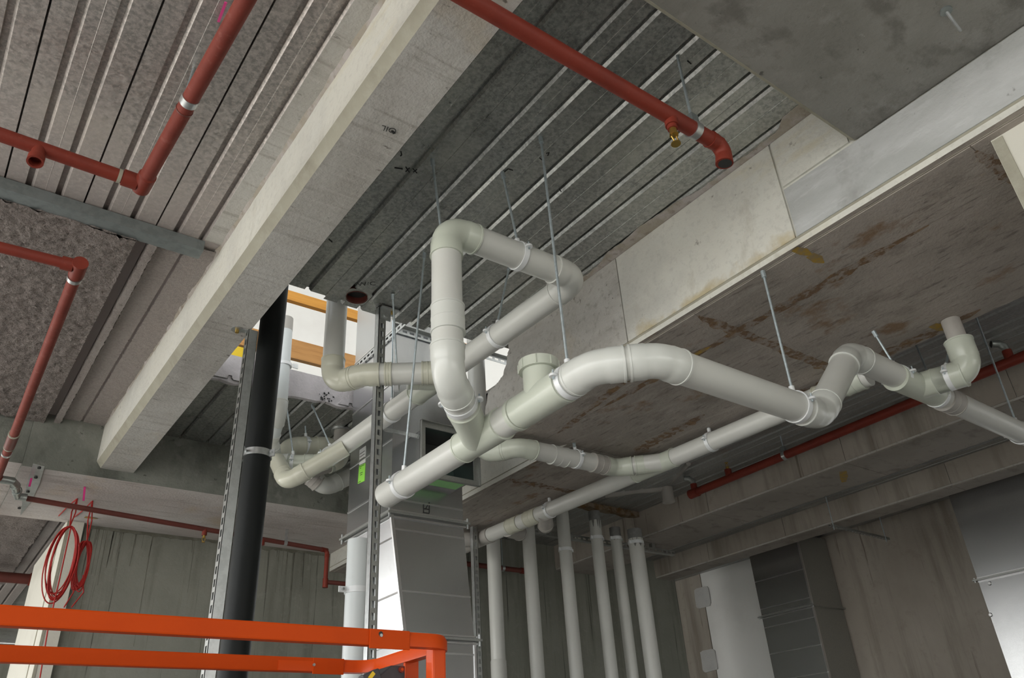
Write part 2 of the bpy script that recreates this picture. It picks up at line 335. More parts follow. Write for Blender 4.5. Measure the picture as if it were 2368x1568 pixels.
# beam B: broad, its face towards the camera's left is poured in three lifts, its far end broken open
rag = [(2.364, 3.056, 3.938), (2.364, 3.071, 3.774), (2.364, 3.089, 3.713), (2.364, 3.134, 3.630), (2.364, 3.190, 3.606), (2.364, 3.234, 3.592), (2.364, 3.286, 3.587), (2.364, 3.317, 3.513), (2.364, 3.353, 3.367)]
_r = random.Random(17); _q = [rag[0]]
for a_, b_ in zip(rag[:-1], rag[1:]):
    for k in range(1, 6):
        f_ = k/5; _q.append((a_[0], a_[1]+(b_[1]-a_[1])*f_+(_r.uniform(-.010, .010) if k < 5 else 0), a_[2]+(b_[2]-a_[2])*f_+(_r.uniform(-.006, .006) if k < 5 else 0)))
rag = _q
yend = rag[-1][1]
prof = [(XF, -5, ZB), (XF, 3.2, ZB)] + [r for r in rag[::-1] if r[2] > ZB+.01 and r[1] <= 3.6] + [(XF, rag[0][1], 4.0), (XF, -5, 4.0)]
b = MB().prism([(XF+.01, p[1], p[2]) for p in prof], (HX1-XF-.01, 0, 0))
b.box((HX1, -5, ZB), (3.55, YW, 4.0))
bB = struct(b.build('concrete_beam', 'soffit', smooth=False), 'broad stained concrete band beam across the middle of the picture')
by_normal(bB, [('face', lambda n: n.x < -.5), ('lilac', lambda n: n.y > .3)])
jt, jb = (2.364, 1.221, 3.811), (2.364, 1.255, 3.373)          # the upright joint in its face
ju = (2.364, 0.921, 3.591)
jy = (jt[1]+jb[1])/2; zs = 3.60
def face_panel(pts, m):
    mb = MB().prism([(XF, p[0], p[1]) for p in pts], (.012, 0, 0)); return mb.build('face_panel', m, bB, smooth=False)
j2 = (2.364, 2.166, 3.605)[1]
face_panel([(jy+.006, ZB+.03), (j2-.003, ZB+.03), (j2-.003, DZ-.012), (jy+.006, DZ-.012)], 'face_foot')
face_panel([(j2+.003, ZB+.03), (3.19, ZB+.03)] + [(r[1]-.004, r[2]) for r in rag[::-1] if r[2] > ZB+.05] + [(rag[0][1], DZ-.012), (j2+.003, DZ-.012)], 'beam')
mb = MB(); rnd = random.Random(21); prev = None           # mortar and torn edge where the deck meets the face
for i in range(90):
    y = .93+2.1*i/89; wd_ = .020+.014*noise.noise(V3((y*6, 0, 0)))+rnd.uniform(-.003, .003)
    if 1.62 < y < 2.28: wd_ += .035*min((y-1.62)/.1, 1, (2.28-y)/.12)
    if y < 1.18: wd_ += .05*min(1, (1.18-y)/.06)
    cur = [(XF+.002, y, DZ-.010), (XF-max(wd_, .006), y, DZ-.004), (XF-max(wd_, .006), y, DZ+.001), (XF+.002, y, DZ+.001)]
    if prev: mb.hexa(prev, cur)
    prev = cur
mb.build('mortar_strip', 'mortar', bB, smooth=False)
face_panel([(jy-.004, zs+.010), (jy-.004, DZ-.012), (.94, DZ-.012), (.94, zs+.010)], 'face')
face_panel([(-5, ZB+.03), (jy-.004, ZB+.03), (jy-.004, zs-.006), (-5, zs-.006)], 'face_blue')
mb = MB().prism([(XF+.004, -5, ZB+.03), (XF+.035, -5, ZB-.001), (XF+.05, -5, ZB+.03)], (0, 8.19, 0)); mb.build('chamfer_strip', 'chamfer', bB, smooth=False)
mb = MB().prism([(HX1-.004, 3.2, ZB+.035), (HX1+.03, 3.2, ZB-.001), (HX1+.05, 3.2, ZB+.035)], (0, YW-3.2, 0)); mb.build('chamfer_strip', 'chamfer', bB, smooth=False)
ys = [-2.0, -.6, .60, 1.80, 3.19]                        # form-ply prints on its underside
def soffit_panel(x0, x1, y0, y1):
    MB().box((x0+.002, y0+.002, ZB-.003), (x1-.002, y1-.002, ZB+.01)).build('soffit_panel', 'soffit', bB, smooth=False)
for i in range(4):
    for x0, x1 in ((XF+.04, 2.69), (2.69, 3.55)): soffit_panel(x0, x1, ys[i], ys[i+1])
for y0, y1 in ((3.2, 3.83), (3.83, 4.95), (4.95, YW)): soffit_panel(HX1+.035, 3.25, y0, y1); soffit_panel(3.25, 3.55, y0, y1)
# drop slab at the top right
b = MB().box((.972, -6, zs), (XF, .915, 4.0))
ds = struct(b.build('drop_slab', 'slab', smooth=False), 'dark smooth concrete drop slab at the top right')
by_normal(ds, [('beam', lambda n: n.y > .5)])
MB().prism([(.972, .915, zs-.002), (.972, .915, zs+.02), (.972, .93, zs+.02), (.972, .93, zs+.012)], (XF-.972, 0, 0)).build('edge_lip', 'chamfer', ds, smooth=False)
# beams C and D in the right bays
def side_beam(x0, x1, z, y1, lab, joints):
    mb = MB().box((x0, -5, z), (x1, y1, 4.0)); o = struct(mb.build('concrete_beam', 'slab_far', smooth=False), lab)
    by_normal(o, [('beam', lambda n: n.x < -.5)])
    e = [-5]+joints+[y1]
    for i in range(len(e)-1):
        MB().box((x0-.008, e[i]+.003, z+.015), (x0+.01, e[i+1]-.003, DZ)).build('face_panel', 'wall_r', o, smooth=False)
        MB().box((x0+.01, e[i]+.003, z-.004), (x1-.01, e[i+1]-.003, z+.01)).build('soffit_panel', 'slab_far', o, smooth=False)
    return o
side_beam(5.40, 5.95, 3.60, YW+.02, 'concrete beam behind the red sprinkler main in the right bay', [.4, 1.7, 2.95, 4.3, 5.2])
side_beam(6.89, 7.14, 3.65, YW+.02, 'last concrete beam before the right wall', [.2, 1.4, 2.9, 4.6, 5.6])
# walls
wb = struct(MB().box((.893, YW, 0), (7.2, YW+.2, 3.9)).build('wall_back', 'wall', smooth=False))
XW = 7.95
yj = (7.950, 6.645, 3.266)[1]
wr = MB().box((XW, -6, 0), (XW+.2, 8.2, 3.9))
wall_right = struct(wr.build('wall_right', 'wall_r', smooth=False))
p0 = (7.950, 5.982, 3.342)[1]-.3
MB().box((XW-.02, p0, 0), (XW+.01, yj-.006, 3.85)).build('wall_panel', 'white_wall', wall_right, smooth=False)  # same plaster wall, whitened here to paint in the light falling on it
MB().box((XW-.02, yj+.006, 0), (XW+.01, 8.2, 3.85)).build('wall_panel', 'wall_r', wall_right, smooth=False)
struct(MB().box((7.2, 8.2, 0), (8.6, 8.4, 3.9)).build('wall_end', 'wall_r', smooth=False))
for (cy, cz, s) in (((7.950, 6.658, 3.567)[1:] + (1.0,)), ((7.950, 6.725, 2.843)[1:] + (1.0,))):
    rnd = random.Random(int(cz*100)); q = []
    for i in range(18):
        a = 2*PI*i/18; c_, s_ = math.cos(a), math.sin(a); e = .28
        q.append((XW-.035, cy + .115*math.copysign(abs(c_)**e, c_)*(1+rnd.uniform(-.05, .06)), cz + .12*math.copysign(abs(s_)**e, s_)*(1+rnd.uniform(-.04, .04))))
    MB().prism(q, (.012, 0, 0)).build('filler_patch', 'patch', wall_right, smooth=False)
# right-hand column under beam B
col_y = (2.437, 0.550, 3.337)[1]
c = struct(MB().box((2.437, -.4, 0), (3.1, col_y, ZB-.003)).build('wall_column', 'cream', smooth=False), 'cream painted column under the band beam at the right edge')
MB().box((2.432, col_y-.035, 0), (2.447, col_y-.002, ZB-.01)).build('corner_bead', 'chamfer', c, smooth=False)
# left-hand column in front of the back wall
cl = struct(MB().box((.784, YW-.05, 0), (.893, 7.80, ZBB+.012)).build('wall_pier', 'cream', smooth=False), 'cream painted pier at the left end of the back wall')
MB().box((.779, 6.62, 0), (.785, 6.635, ZBB)).build('joint_line', 'chamfer', cl, smooth=False)
MB().box((.782, YW-.054, 0), (.80, YW-.04, ZBB-.002)).build('corner_bead', 'chamfer', cl, smooth=False)

# sprayed fireproofing, thick part
def spray_patch(x0, x1, y0, y1, z, st, amp, name, m):
    nx, ny = int((x1-x0)/st), int((y1-y0)/st); mb = MB(); G = []
    for i in range(nx+1):
        row = []
        for j in range(ny+1):
            x, y = x0+(x1-x0)*i/nx, y0+(y1-y0)*j/ny
            d = noise.noise(V3((x*28, y*28, 0)))*amp + noise.noise(V3((x*70, y*70, 3)))*amp*.7 + noise.noise(V3((x*5, y*3, 7)))*amp
            ex = min(i, nx-i, 1)
            row.append(mb.bm.verts.new((x+noise.noise(V3((x*60, y*60, 9)))*st*.5, y, z+d if ex else z+d*.5)))
        G.append(row)
    for i in range(nx):
        for j in range(ny): mb.bm.faces.new((G[i][j], G[i+1][j], G[i+1][j+1], G[i][j+1]))
    for j in range(ny):                                  # turned-up edges
        for row in (G[0], G[-1]):
            a, c2 = row[j], row[j+1]
            mb.bm.faces.new((a, c2, mb.bm.verts.new((c2.co.x, c2.co.y, DZ+.02)), mb.bm.verts.new((a.co.x, a.co.y, DZ+.02))))
    o = mb.build(name, m, ceiling); o['kind'] = 'stuff'; return o
spray_patch(-1.6, .40, 3.14, YBB, 3.785, .013, .010, 'sprayed_fireproofing', 'spray')
spray_patch(.455, .49, 3.1, YBB, 3.80, .01, .006, 'sprayed_rib', 'spray_thin')
for xa, xb in ((.50, .60), (.615, .742)): spray_patch(xa, xb, 3.12, YBB, 3.838, .014, .004, 'thin_spray_coat', 'spray_thin')

spray_patch(-1.4, .775, 6.45, 10.0, 3.815, .032, .016, 'sprayed_fireproofing', 'spray')

# ------------------------------------------------------------------ plumbing
RP = .055                                                # 110 mm waste pipe
def elbow(p, d0, d1, r, R, parent, m, sock=.055, name='elbow', both=True):
    p, d0, d1 = V3(p), V3(d0).normalized(), V3(d1).normalized()
    th = d0.angle(d1); t = R*math.tan(th/2); rs = r*1.075; lip = r*1.115
    a, b_ = p-d0*t, p+d1*t; ax = d0.cross(d1).normalized(); c = a + ax.cross(d0)*R
    rings = [(a-d0*sock, d0, r*.98), (a-d0*sock, d0, lip), (a-d0*(sock-.007), d0, lip), (a-d0*(sock-.008), d0, rs), (a-d0*.004, d0, rs), (a, d0, r*1.04)]
    n = max(4, int(th/.13))
    for i in range(1, n):
        q = Matrix.Rotation(th*i/n, 3, ax); rings.append((c+q @ (a-c), q @ d0, r*1.03))
    rings += [(b_, d1, r*1.04), (b_+d1*.004, d1, rs), (b_+d1*(sock-.008), d1, rs), (b_+d1*(sock-.007), d1, lip), (b_+d1*sock, d1, lip), (b_+d1*sock, d1, r*.98)]
    MB().sweep(rings, 28).build(name, m, parent)
    return t+sock*.3
def run(parent, pts, r=RP, R=None, mp='pvc', mf='pvc_fit', mats=None, sock=.055, name='pipe'):
    P = [V3(p) for p in pts]; n = len(P); trims = [[0, 0] for _ in P]
    for i in range(1, n-1):
        d0, d1 = (P[i]-P[i-1]).normalized(), (P[i+1]-P[i]).normalized(); th = d0.angle(d1)
        if th < .05: continue
        Ri = R or (1.7*r if th > 1.2 else 2.3*r)
        lim = .8*min((P[i]-P[i-1]).length, (P[i+1]-P[i]).length)/max(math.tan(th/2), .05)
        Ri = min(Ri, max(lim-sock*.4, r*1.05))
        k = elbow(P[i], d0, d1, r, Ri, parent, (mats or {}).get(i, mf), sock)
        trims[i] = [k, k]
    for i in range(n-1):
        d = (P[i+1]-P[i]).normalized(); a, b_ = P[i]+d*trims[i][1], P[i+1]-d*trims[i+1][0]
        if (b_-a).dot(d) > .01: MB().cyl(a, b_, r, 28).build(name, mp, parent)
def coupling(parent, p, d, r=RP, L=.10, m='pvc_fit', name='coupling'):
    p, d = V3(p), V3(d).normalized(); rs, lip = r*1.075, r*1.115
    R = [(p-d*L/2, d, r*.98), (p-d*L/2, d, lip), (p-d*(L/2-.007), d, lip), (p-d*(L/2-.008), d, rs), (p-d*.004, d, rs), (p-d*.003, d, lip*.985), (p+d*.003, d, lip*.985), (p+d*.004, d, rs),
         (p+d*(L/2-.008), d, rs), (p+d*(L/2-.007), d, lip), (p+d*L/2, d, lip), (p+d*L/2, d, r*.98)]
    MB().sweep(R, 28).build(name, m, parent)
def junction(parent, p, d, bd, r=RP, L0=.13, L1=.13, Lb=.17, m='pvc_fit'):
    p, d, bd = V3(p), V3(d).normalized(), V3(bd).normalized(); rs, lip = r*1.075, r*1.125
    mb = MB(); a, b_ = p-d*L0, p+d*L1
    mb.sweep([(a, d, r*.98), (a, d, lip), (a+d*.008, d, lip), (a+d*.009, d, rs), (b_-d*.009, d, rs), (b_-d*.008, d, lip), (b_, d, lip), (b_, d, r*.98)], 28)
    e = p+bd*Lb
    mb.sweep([(p+bd*r*.2, bd, rs), (e-bd*.055, bd, rs), (e-bd*.054, bd, rs*1.02), (e-bd*.009, bd, rs*1.02), (e-bd*.008, bd, lip*1.01), (e, bd, lip*1.01), (e, bd, r*.98)], 28)
    mb.build('junction', m, parent)
def hanger(label, c, d, top, r=RP, rod_at=None, rodr=.0052, ears=(0,), group='threaded rod hangers of the waste pipes', wide=.022, anchor=True, ear_up=True):
    """threaded rod from the ceiling with a split ring clamp round the pipe at c (pipe direction d)"""
    c, d = V3(c), V3(d).normalized(); top = V3(top)
    t = thing('pipe_hanger', label, 'pipe hanger', top, group)
    ro = r*1.0
    MB().band(c, d, ro+.0006, ro+.0055, wide).build('clamp_ring', 'ring', t)
    s = d.cross(V3((0, 0, 1)));
    if s.length < .2: s = V3((1, 0, 0))
    s.normalize(); u = s.cross(d).normalized()
    if u.z < 0: u = -u
    base = c+u*(ro+.002)
    MB().cyl(base, base+(top-base).normalized()*.026, .0105, 14).build('rod_socket', 'ring', t)
    MB().cyl(base+(top-base).normalized()*.02, top, rodr, 10).build('rod', 'rod', t)
    if anchor: MB().cyl(top, top-(top-base).normalized()*.03, .0095, 8).build('anchor_sleeve', 'rod', t)
    for sg in (-1, 1):
        p = c+s*sg*(ro+.012)+u*.006
        MB().cyl(p-u*.004, p+u*.004, .0145, 14).build('clamp_ear', 'ring', t)
        MB().cyl(p-u*.012, p+u*.022, .0035, 8).build('ear_bolt', 'rod', t)
    return t

# --- the main network: open-ended main, riser loop, long run, closet branch, right-hand line
net = thing('waste_pipe_network', 'big white waste pipe network with the tall riser loop in the middle', 'pipework', (1.555, 2.0, 2.75))
zm = 2.75
A0 = V3((1.550, 2.952, 2.750)); XM = 1.556
yT = 2.24
Aend = V3((XM, A0.y, zm))
Bm, Cm, Dm, Em, Fm = V3((XM, 1.585, zm)), V3((1.705, 1.445, zm)), V3((2.545, 1.445, zm)), V3((2.905, 1.445, 3.105)), V3((5.2, 1.445, 3.05))
run(net, [Aend, Bm, Cm, Dm, Em, Fm], mf='pvc_clean', R=.10)
MB().sweep([(Aend+V3((0, .002, 0)), (0, -1, 0), .0535), (Aend, (0, -1, 0), RP), (Aend-V3((0, .004, 0)), (0, -1, 0), RP*1.002)], 28).build('pipe_end', 'pvc', net)
riser = V3((1.262, 1.972, 0)); R0 = V3((1.259, 1.974, 2.812)); T = V3((XM, yT, zm))
bd = (R0-T)
junction(net, T, (0, -1, 0), bd, L0=.10, L1=.16, Lb=.21)
zr = 3.44; XR = 1.905
Rt = V3((riser.x, riser.y, zr-.005)); Rc = V3((XR, riser.y, zr)); yrun = 4.34
Rend = V3((1.845, yrun, zr))
xr = lambda y: XR-(y-riser.y)*(XR-1.845)/(yrun-riser.y)
run(net, [T+bd.normalized()*.17, R0, Rt, Rc, Rend], mats={1: 'pvc_clean', 2: 'pvc_fit', 3: 'pvc'}, R=.075)
coupling(net, Rt-V3((0, 0, .40)), (0, 0, 1), L=.11, m='pvc_clean')
# inspection branch with screwed cap
I = V3((XM, 1.855, zm))
mb = MB(); rs = RP*1.08
mb.sweep([(I-V3((0, .13, 0)), (0, 1, 0), RP), (I-V3((0, .13, 0)), (0, 1, 0), RP*1.125), (I-V3((0, .115, 0)), (0, 1, 0), RP*1.125), (I-V3((0, .114, 0)), (0, 1, 0), rs), (I+V3((0, .12, 0)), (0, 1, 0), rs), (I+V3((0, .121, 0)), (0, 1, 0), RP)], 28)
mb.cyl(I+V3((0, 0, .01)), I+V3((0, 0, .118)), RP*1.05, 28); mb.build('inspection_tee', 'pvc_fit', net)
mb = MB(); mb.cyl(I+V3((0, 0, .105)), I+V3((0, 0, .142)), RP*1.27, 32)
for k in range(8):
    a = 2*PI*k/8; c_ = V3((math.cos(a), math.sin(a), 0))*RP*1.27
    mb.box(I+c_+V3((-.003, -.003, .107)), I+c_+V3((.003, .003, .140)))
mb.build('screw_cap', 'pvc_fit', net)
coupling(net, (XM, 1.99, zm), (0, 1, 0), L=.02)
# closet branch
Wz = 3.43
wv = V3((1.437, 3.335, 0)); We = V3((1.838, 2.984, 3.430))
run(net, [(wv.x, wv.y, 4.75), (wv.x, wv.y, Wz), (1.53, 3.165, Wz), (XR-.02, We.y-.05, Wz)], mats={1: 'yellow_pipe', 2: 'yellow_pipe'}, mp='pvc', R=.085)
wd = V3((XR-.02, We.y-.05, Wz))-V3((1.53, 3.165, Wz))
coupling(net, V3((1.53, 3.165, Wz))+wd*.28, wd, L=.035, m='yellow_pipe'); coupling(net, V3((1.53, 3.165, Wz))+wd*.74, wd, L=.06, m='yellow_pipe')
junction(net, (xr(We.y+.06), We.y+.06, zr), Rend-Rc, (-.75, .32, 0), L0=.12, L1=.20, Lb=.15, m='pvc_fit')
# right-hand junction, its riser to the deck
JR = V3((3.435, 1.438, 3.077)); JR = V3((JR.x, 1.445, 3.088)); JE = V3((3.467, 1.226, 3.077))
junction(net, JR, (1, 0, 0), JE-JR, L0=.19, L1=.16, Lb=.20, m='pvc_fit')
run(net, [JR+(JE-JR).normalized()*.12, JE, JE+V3((0, 0, .115))], mp='pvc_fit', mf='pvc_fit', R=.09, sock=.09)
MB().cyl(JE+V3((0, 0, .10)), (JE.x, JE.y, 3.86), .040, 24).build('pipe', 'pvc_grey', net)
coupling(net, JR+V3((.27, 0, -.006)), (1, 0, 0), L=.11, m='pvc_grey')
# left cluster where the long run ends
run(net, [(1.835, 4.00, 3.405), (1.587, 4.225, 3.225), (1.600, 4.460, 3.439)], r=.05, mp='yellow_pipe', mf='yellow_pipe', R=.07)
run(net, [Rend-V3((-.0012, .06, 0)), (1.844, 4.385, 3.44), (1.60, 4.52, 3.44)], mf='pvc_fit', mp='pvc_fit', R=.07)
run(net, [(1.63, 4.50, 3.44), (1.608, 4.540, 3.480), (1.530, 4.420, 3.541), (1.506, 4.250, 3.655), (1.489, 4.250, 4.312)], r=.047, mp='pvc_blue', mf='pvc_clean', R=.07, sock=.04)
coupling(net, (1.655, 4.48, 3.44), (-.8, .6, 0), L=.06, m='pvc_clean')
run(net, [(1.888, 4.850, 3.599), (2.091, 4.850, 3.470), (2.320, 4.850, 3.612)], r=.056, mp='pvc', mf='pvc_clean', R=.09)
coupling(net, (2.013, 4.850, 3.510), (V3((2.091, 4.850, 3.470))-V3((1.888, 4.850, 3.599))), L=.07, r=.056, m='pvc_grey')

wt = V3((1.489, 4.250, 4.312)); wd_dir = (V3((1.489, 4.250, 4.312))-V3((1.506, 4.250, 3.655))).normalized()
MB().sweep([(wt-wd_dir*.09, wd_dir, .0478), (wt+wd_dir*.002, wd_dir, .0478)], 28).build('primed_end', 'pvc_grey', net)
wc_ = V3((1.503, 4.250, 3.979)); MB().band(wc_, wd_dir, .0475, .053, .02).build('clamp_ring', 'ring', net); MB().box(wc_+V3((.05, -.03, -.015)), wc_+V3((.085, -.024, .015))).build('clamp_ear', 'ring', net, smooth=False)
# --- trap hanging from the deck behind the run
tr = thing('trap_pipe', 'grey-white waste pipe trap dropping through the deck behind the long run', 'pipe', (2.114, 4.720, 3.939))
tp = V3((2.132, 4.720, 3.627))
run(tr, [(tp.x, tp.y, DZ+.001), tp, (1.915, 4.720, 3.520)], mp='pvc_grey', mf='pvc_fit', R=.07)
run(tr, [(1.696, 4.600, 3.436), (1.697, 4.600, 3.608), (2.000, 4.600, 3.671), (2.105, 4.720, 3.594)], mp='yellow_pipe', mf='yellow_pipe', R=.085)
MB().band((tp.x, tp.y, DZ-.004), (0, 0, 1), .058, .075, .008).build('sleeve_rim', 'zinc', tr)

# --- second line under the band beam
n2 = thing('branch_pipe_line', 'second white waste line running close under the stained concrete beam', 'pipework', (3.4, 3.1, 3.25))
z2 = 3.25
xs = lambda y: 3.462-(y-1.7)*.047
run(n2, [(xs(1.66), 1.66, z2), (xs(5.1), 5.1, z2)], r=.052, mf='pvc_clean', R=.10)
run(n2, [(2.37, 3.40, 4.7), (2.37, 3.40, z2), (2.50, 3.205, z2), (3.215, 3.185, z2), (xs(2.95)-.01, 2.98, z2)], r=.052, mp='pvc', mats={1: 'pvc_fit', 2: 'pvc_fit', 3: 'pvc_fit'}, R=.095)
junction(n2, (xs(3.0), 2.99, z2), (-.047, 1, 0), (-.75, .75, 0), r=.052, L0=.10, L1=.22, Lb=.16)
coupling(n2, (2.78, 3.203, z2), (1, 0, 0), r=.052, L=.11, m='pvc'); coupling(n2, (3.07, 3.187, z2), (1, 0, 0), r=.052, L=.10, m='pvc_grey')
for px in (4.18, 4.38): coupling(n2, (xs(px), px, z2), (-.047, 1, 0), r=.052, L=.12, m='yellow_pipe')
junction(n2, (xs(4.78), 4.78, z2), (-.047, 1, 0), (-.72, .5, 0), r=.052, L0=.12, L1=.2, Lb=.2, m='pvc_grey')
coupling(n2, (xs(1.74), 1.74, z2), (-.047, 1, 0), r=.052, L=.10, m='pvc_fit'); coupling(n2, (xs(1.90), 1.90, z2), (-.047, 1, 0), r=.052, L=.09, m='yellow_pipe')
for px, py, yy in ((1206,1228,4.42), (1262,1214,4.12)): pass
def drop(p, q):
    p, q = V3(p), V3(q); d = (q-p).normalized(); r = .054
    R_ = [(p, d, r), (q-d*.05, d, r), (q-d*.05, d, r*1.08), (q-d*.04, d, r*1.08), (q-d*.04, d, r)]
    for k in range(0, 7):
        a = k*PI/14; R_.append((q-d*.03+d*.052*math.sin(a), d, max(r*math.cos(a), .004)))
    MB().sweep(R_, 28).build('drop_elbow', 'pvc_grey', n2)
drop((xs(4.47), 4.47, z2-.01), (3.561, 4.600, 3.272)); drop((xs(4.06), 4.06, z2-.01), (3.469, 4.200, 3.197))

# --- row of six upright pipes at the right
yv = 5.10
vp = [(1139, 1255, .055, 3.84, 'leftmost of the six upright white pipes, with a socket joint low down'), (1221, 1250, .055, 3.84, 'upright white pipe, second from the left in the row of six'),
      (1308, 1200, .055, 3.84, 'upright white pipe, third from the left, rising behind the sloping waste line'), (1378, 1186, .053, None, 'upright white pipe with dark runs of primer dripping from its top, fourth in the row'),
      (1424, 1222, .050, None, 'slim upright white pipe with a dark grey primed end, fifth in the row'), (1470, 1224, .066, None, 'thickest and rightmost upright white pipe of the row')]
vx = []
for k, (px, py, r, zt, lab) in enumerate(vp):
    q = {0: (3.656, 5.100, 2.858), 1: (4.020, 5.100, 2.884), 2: (4.410, 5.100, 2.913), 3: (4.788, 5.100, 2.940), 4: (5.023, 5.100, 2.957), 5: (5.118, 4.950, 2.935)}[k]
    topz = zt or {3: (4.807, 5.093, 3.758), 4: (5.034, 5.096, 3.641), 5: (5.098, 4.910, 3.595)}[k][2]
    c = V3((q[0], q[1], 0)); vx.append(c)
    t = thing('upright_pipe', lab, 'pipe', c, 'row of upright waste pipes')
    MB().sweep([((c.x, c.y, 0), (0, 0, 1), r), ((c.x, c.y, topz-.085 if k > 2 else topz), (0, 0, 1), r)], 28).build('pipe', 'pvc' if k < 2 else 'pvc_grey' if False else 'pvc', t)
    if k > 2:
        MB().sweep([((c.x, c.y, topz-.085), (0, 0, 1), r), ((c.x, c.y, topz), (0, 0, 1), r), ((c.x, c.y, topz), (0, 0, 1), r*.9), ((c.x, c.y, topz-.08), (0, 0, 1), r*.9)], 28).build('primed_end', 'primer', t)
        mb = MB(); rnd = random.Random(k)
        for j in range(3 if k == 3 else 2):              # runs of primer down the pipe
            a = 3.75+j*.62+rnd.uniform(-.2, .2); L = rnd.uniform(.035, .10); wd_ = rnd.uniform(.14, .40)
            P = []
            for aa, zz in ((a-wd_, 0), (a-wd_*.4, -L*.8), (a, -L), (a+wd_*.4, -L*.75), (a+wd_, 0)):
                P.append((c.x+math.cos(aa)*(r+.0012), c.y+math.sin(aa)*(r+.0012), topz-.082+zz))
            mb.poly(P)
        mb.build('primer_runs', 'primer', t, smooth=False)
    zc = {0: None, 1: None}.get(k, topz-.17 if k > 2 else 3.37)
    if k == 3: zc = topz-.24
    if k == 5: zc = topz-.12
    if k == 4: zc = topz-.10
    if zc:
        MB().band((c.x, c.y, zc), (0, 0, 1), r, r+.005, .028).build('clamp_ring', 'ring', t)
        for sx_ in (-1, 1): MB().box((c.x+sx_*(r+.013)-.012, c.y-.012, zc-.013), (c.x+sx_*(r+.013)+.012, c.y-.006, zc+.013)).build('clamp_ear', 'ring', t, smooth=False)
    if k == 0:
        zz = (3.647, 5.102, 2.453)[2]
        MB().sweep([((c.x, c.y, zz-.3), (0, 0, 1), r*1.08), ((c.x, c.y, zz), (0, 0, 1), r*1.08), ((c.x, c.y, zz+.012), (0, 0, 1), r*1.01)], 28).build('socket_joint', 'pvc', t)
    # flow label: black strip with white arrow head
    zl = 2.19; mb = MB(); a0 = -1.15 if k < 5 else -.6
    wl, hl = (.018, .10) if k < 5 else (.014, .09)
    rr = (r if k else r*1.08)+.0015
    n_ = V3((math.cos(a0), math.sin(a0), 0)); s_ = V3((-math.sin(a0), math.cos(a0), 0)); o_ = V3((c.x, c.y, zl))+n_*rr
    if k == 5: zl -= .02
    mb.hexa([o_-s_*wl-n_*.004+V3((0, 0, -hl*2)), o_+s_*wl-n_*.004+V3((0, 0, -hl*2)), o_+s_*wl+V3((0, 0, -hl*2)), o_-s_*wl+V3((0, 0, -hl*2))],
            [o_-s_*wl-n_*.004+V3((0, 0, hl*.6)), o_+s_*wl-n_*.004+V3((0, 0, hl*.6)), o_+s_*wl+V3((0, 0, hl*.6)), o_-s_*wl+V3((0, 0, hl*.6))])
    if k < 5:
        fl = mb.build('flow_label', 'blackmark', t, smooth=False)
        o2 = o_+n_*.0012; mb = MB()
        mb.poly([o2+V3((0, 0, hl*.50)), o2+s_*wl*.75+V3((0, 0, hl*.18)), o2+s_*wl*.75+V3((0, 0, hl*.02)), o2+V3((0, 0, hl*.34)), o2-s_*wl*.75+V3((0, 0, hl*.02)), o2-s_*wl*.75+V3((0, 0, hl*.18))])
        mb.build('arrow_mark', 'white', fl, smooth=False)
    else: mb.build('flow_label', 'green_dim', t, smooth=False)

# ------------------------------------------------------------------ black stack, pale pipe, channel struts
bp = V3((1.124, 3.400, 3.126))
t = thing('black_drain_stack', 'thick black vertical drain stack rising past the long beam into the slab opening', 'pipe', (bp.x, bp.y, 0))
MB().cyl((bp.x, bp.y, 0), (bp.x, bp.y, 4.7), .0605, 40).build('pipe', 'black', t)
zc = (1.113, 3.399, 3.012)[2]
MB().band((bp.x, bp.y, zc), (0, 0, 1), .0608, .066, .032).build('clamp_ring', 'zinc', t)
for a in (-.9, 2.2):
    q = V3((bp.x+math.cos(a)*.075, bp.y+math.sin(a)*.075, zc)); MB().obox(q-V3((math.cos(a), math.sin(a), 0))*.012, q+V3((math.cos(a), math.sin(a), 0))*.014, .006, .034).build('clamp_ear', 'zinc', t)
    MB().cyl(q+V3((.014*math.sin(a), -.014*math.cos(a), 0)), q-V3((.014*math.sin(a), -.014*math.cos(a), 0)), .005, 8).build('clamp_bolt', 'zinc', t)
def slotted(mb, p, q, wv, tv, pitch, sl, swf=.42):       # perforated plate from p to q
    p, q, wv, tv = V3(p), V3(q), V3(wv), V3(tv); d = q-p; L = d.length; d = d/L
    def bx(a, b_, c0, c1):
        A = [p+d*a+wv*c0, p+d*b_+wv*c0, p+d*b_+wv*c1, p+d*a+wv*c1]; mb.hexa(A, [v+tv for v in A])
    bx(0, L, 0, (1-swf)/2); bx(0, L, (1+swf)/2, 1)
    s = 0
    while s < L:
        bx(s, min(s+pitch-sl, L), (1-swf)/2, (1+swf)/2); s += pitch
def strut(label, x, y, z0, z1, slot_side, w=.041):
    t = thing('channel_strut', label, 'strut', (x, y, z0), None); k = .0025; h = w/2
    F = {'y': ((x-h, y-h), (w, 0, 0), (0, k, 0)), 'x': ((x-h, y-h), (0, w, 0), (k, 0, 0))}[slot_side]
    mb = MB(); slotted(mb, (*F[0], z0), (*F[0], z1), F[1], F[2], .05, .03); mb.build('slotted_web', 'duct_dull', t, smooth=False)
    if slot_side == 'y':
        for xx in (x-h, x+h-k): MB().box((xx, y-h, z0), (xx+k, y+h, z1)).build('flange', 'zinc', t, smooth=False)
        for xx in (x-h, x+h-.009): MB().box((xx, y+h-k, z0), (xx+.009, y+h, z1)).build('lip', 'zinc', t, smooth=False)
    else:
        for yy in (y-h, y+h-k): MB().box((x-h, yy, z0), (x+h, yy+k, z1)).build('flange', 'zinc', t, smooth=False)
        for yy in (y-h, y+h-.009): MB().box((x+h-k, yy, z0), (x+h, yy+.009, z1)).build('lip', 'zinc', t, smooth=False)
    return t
q = (0.968, 3.240, 3.550)
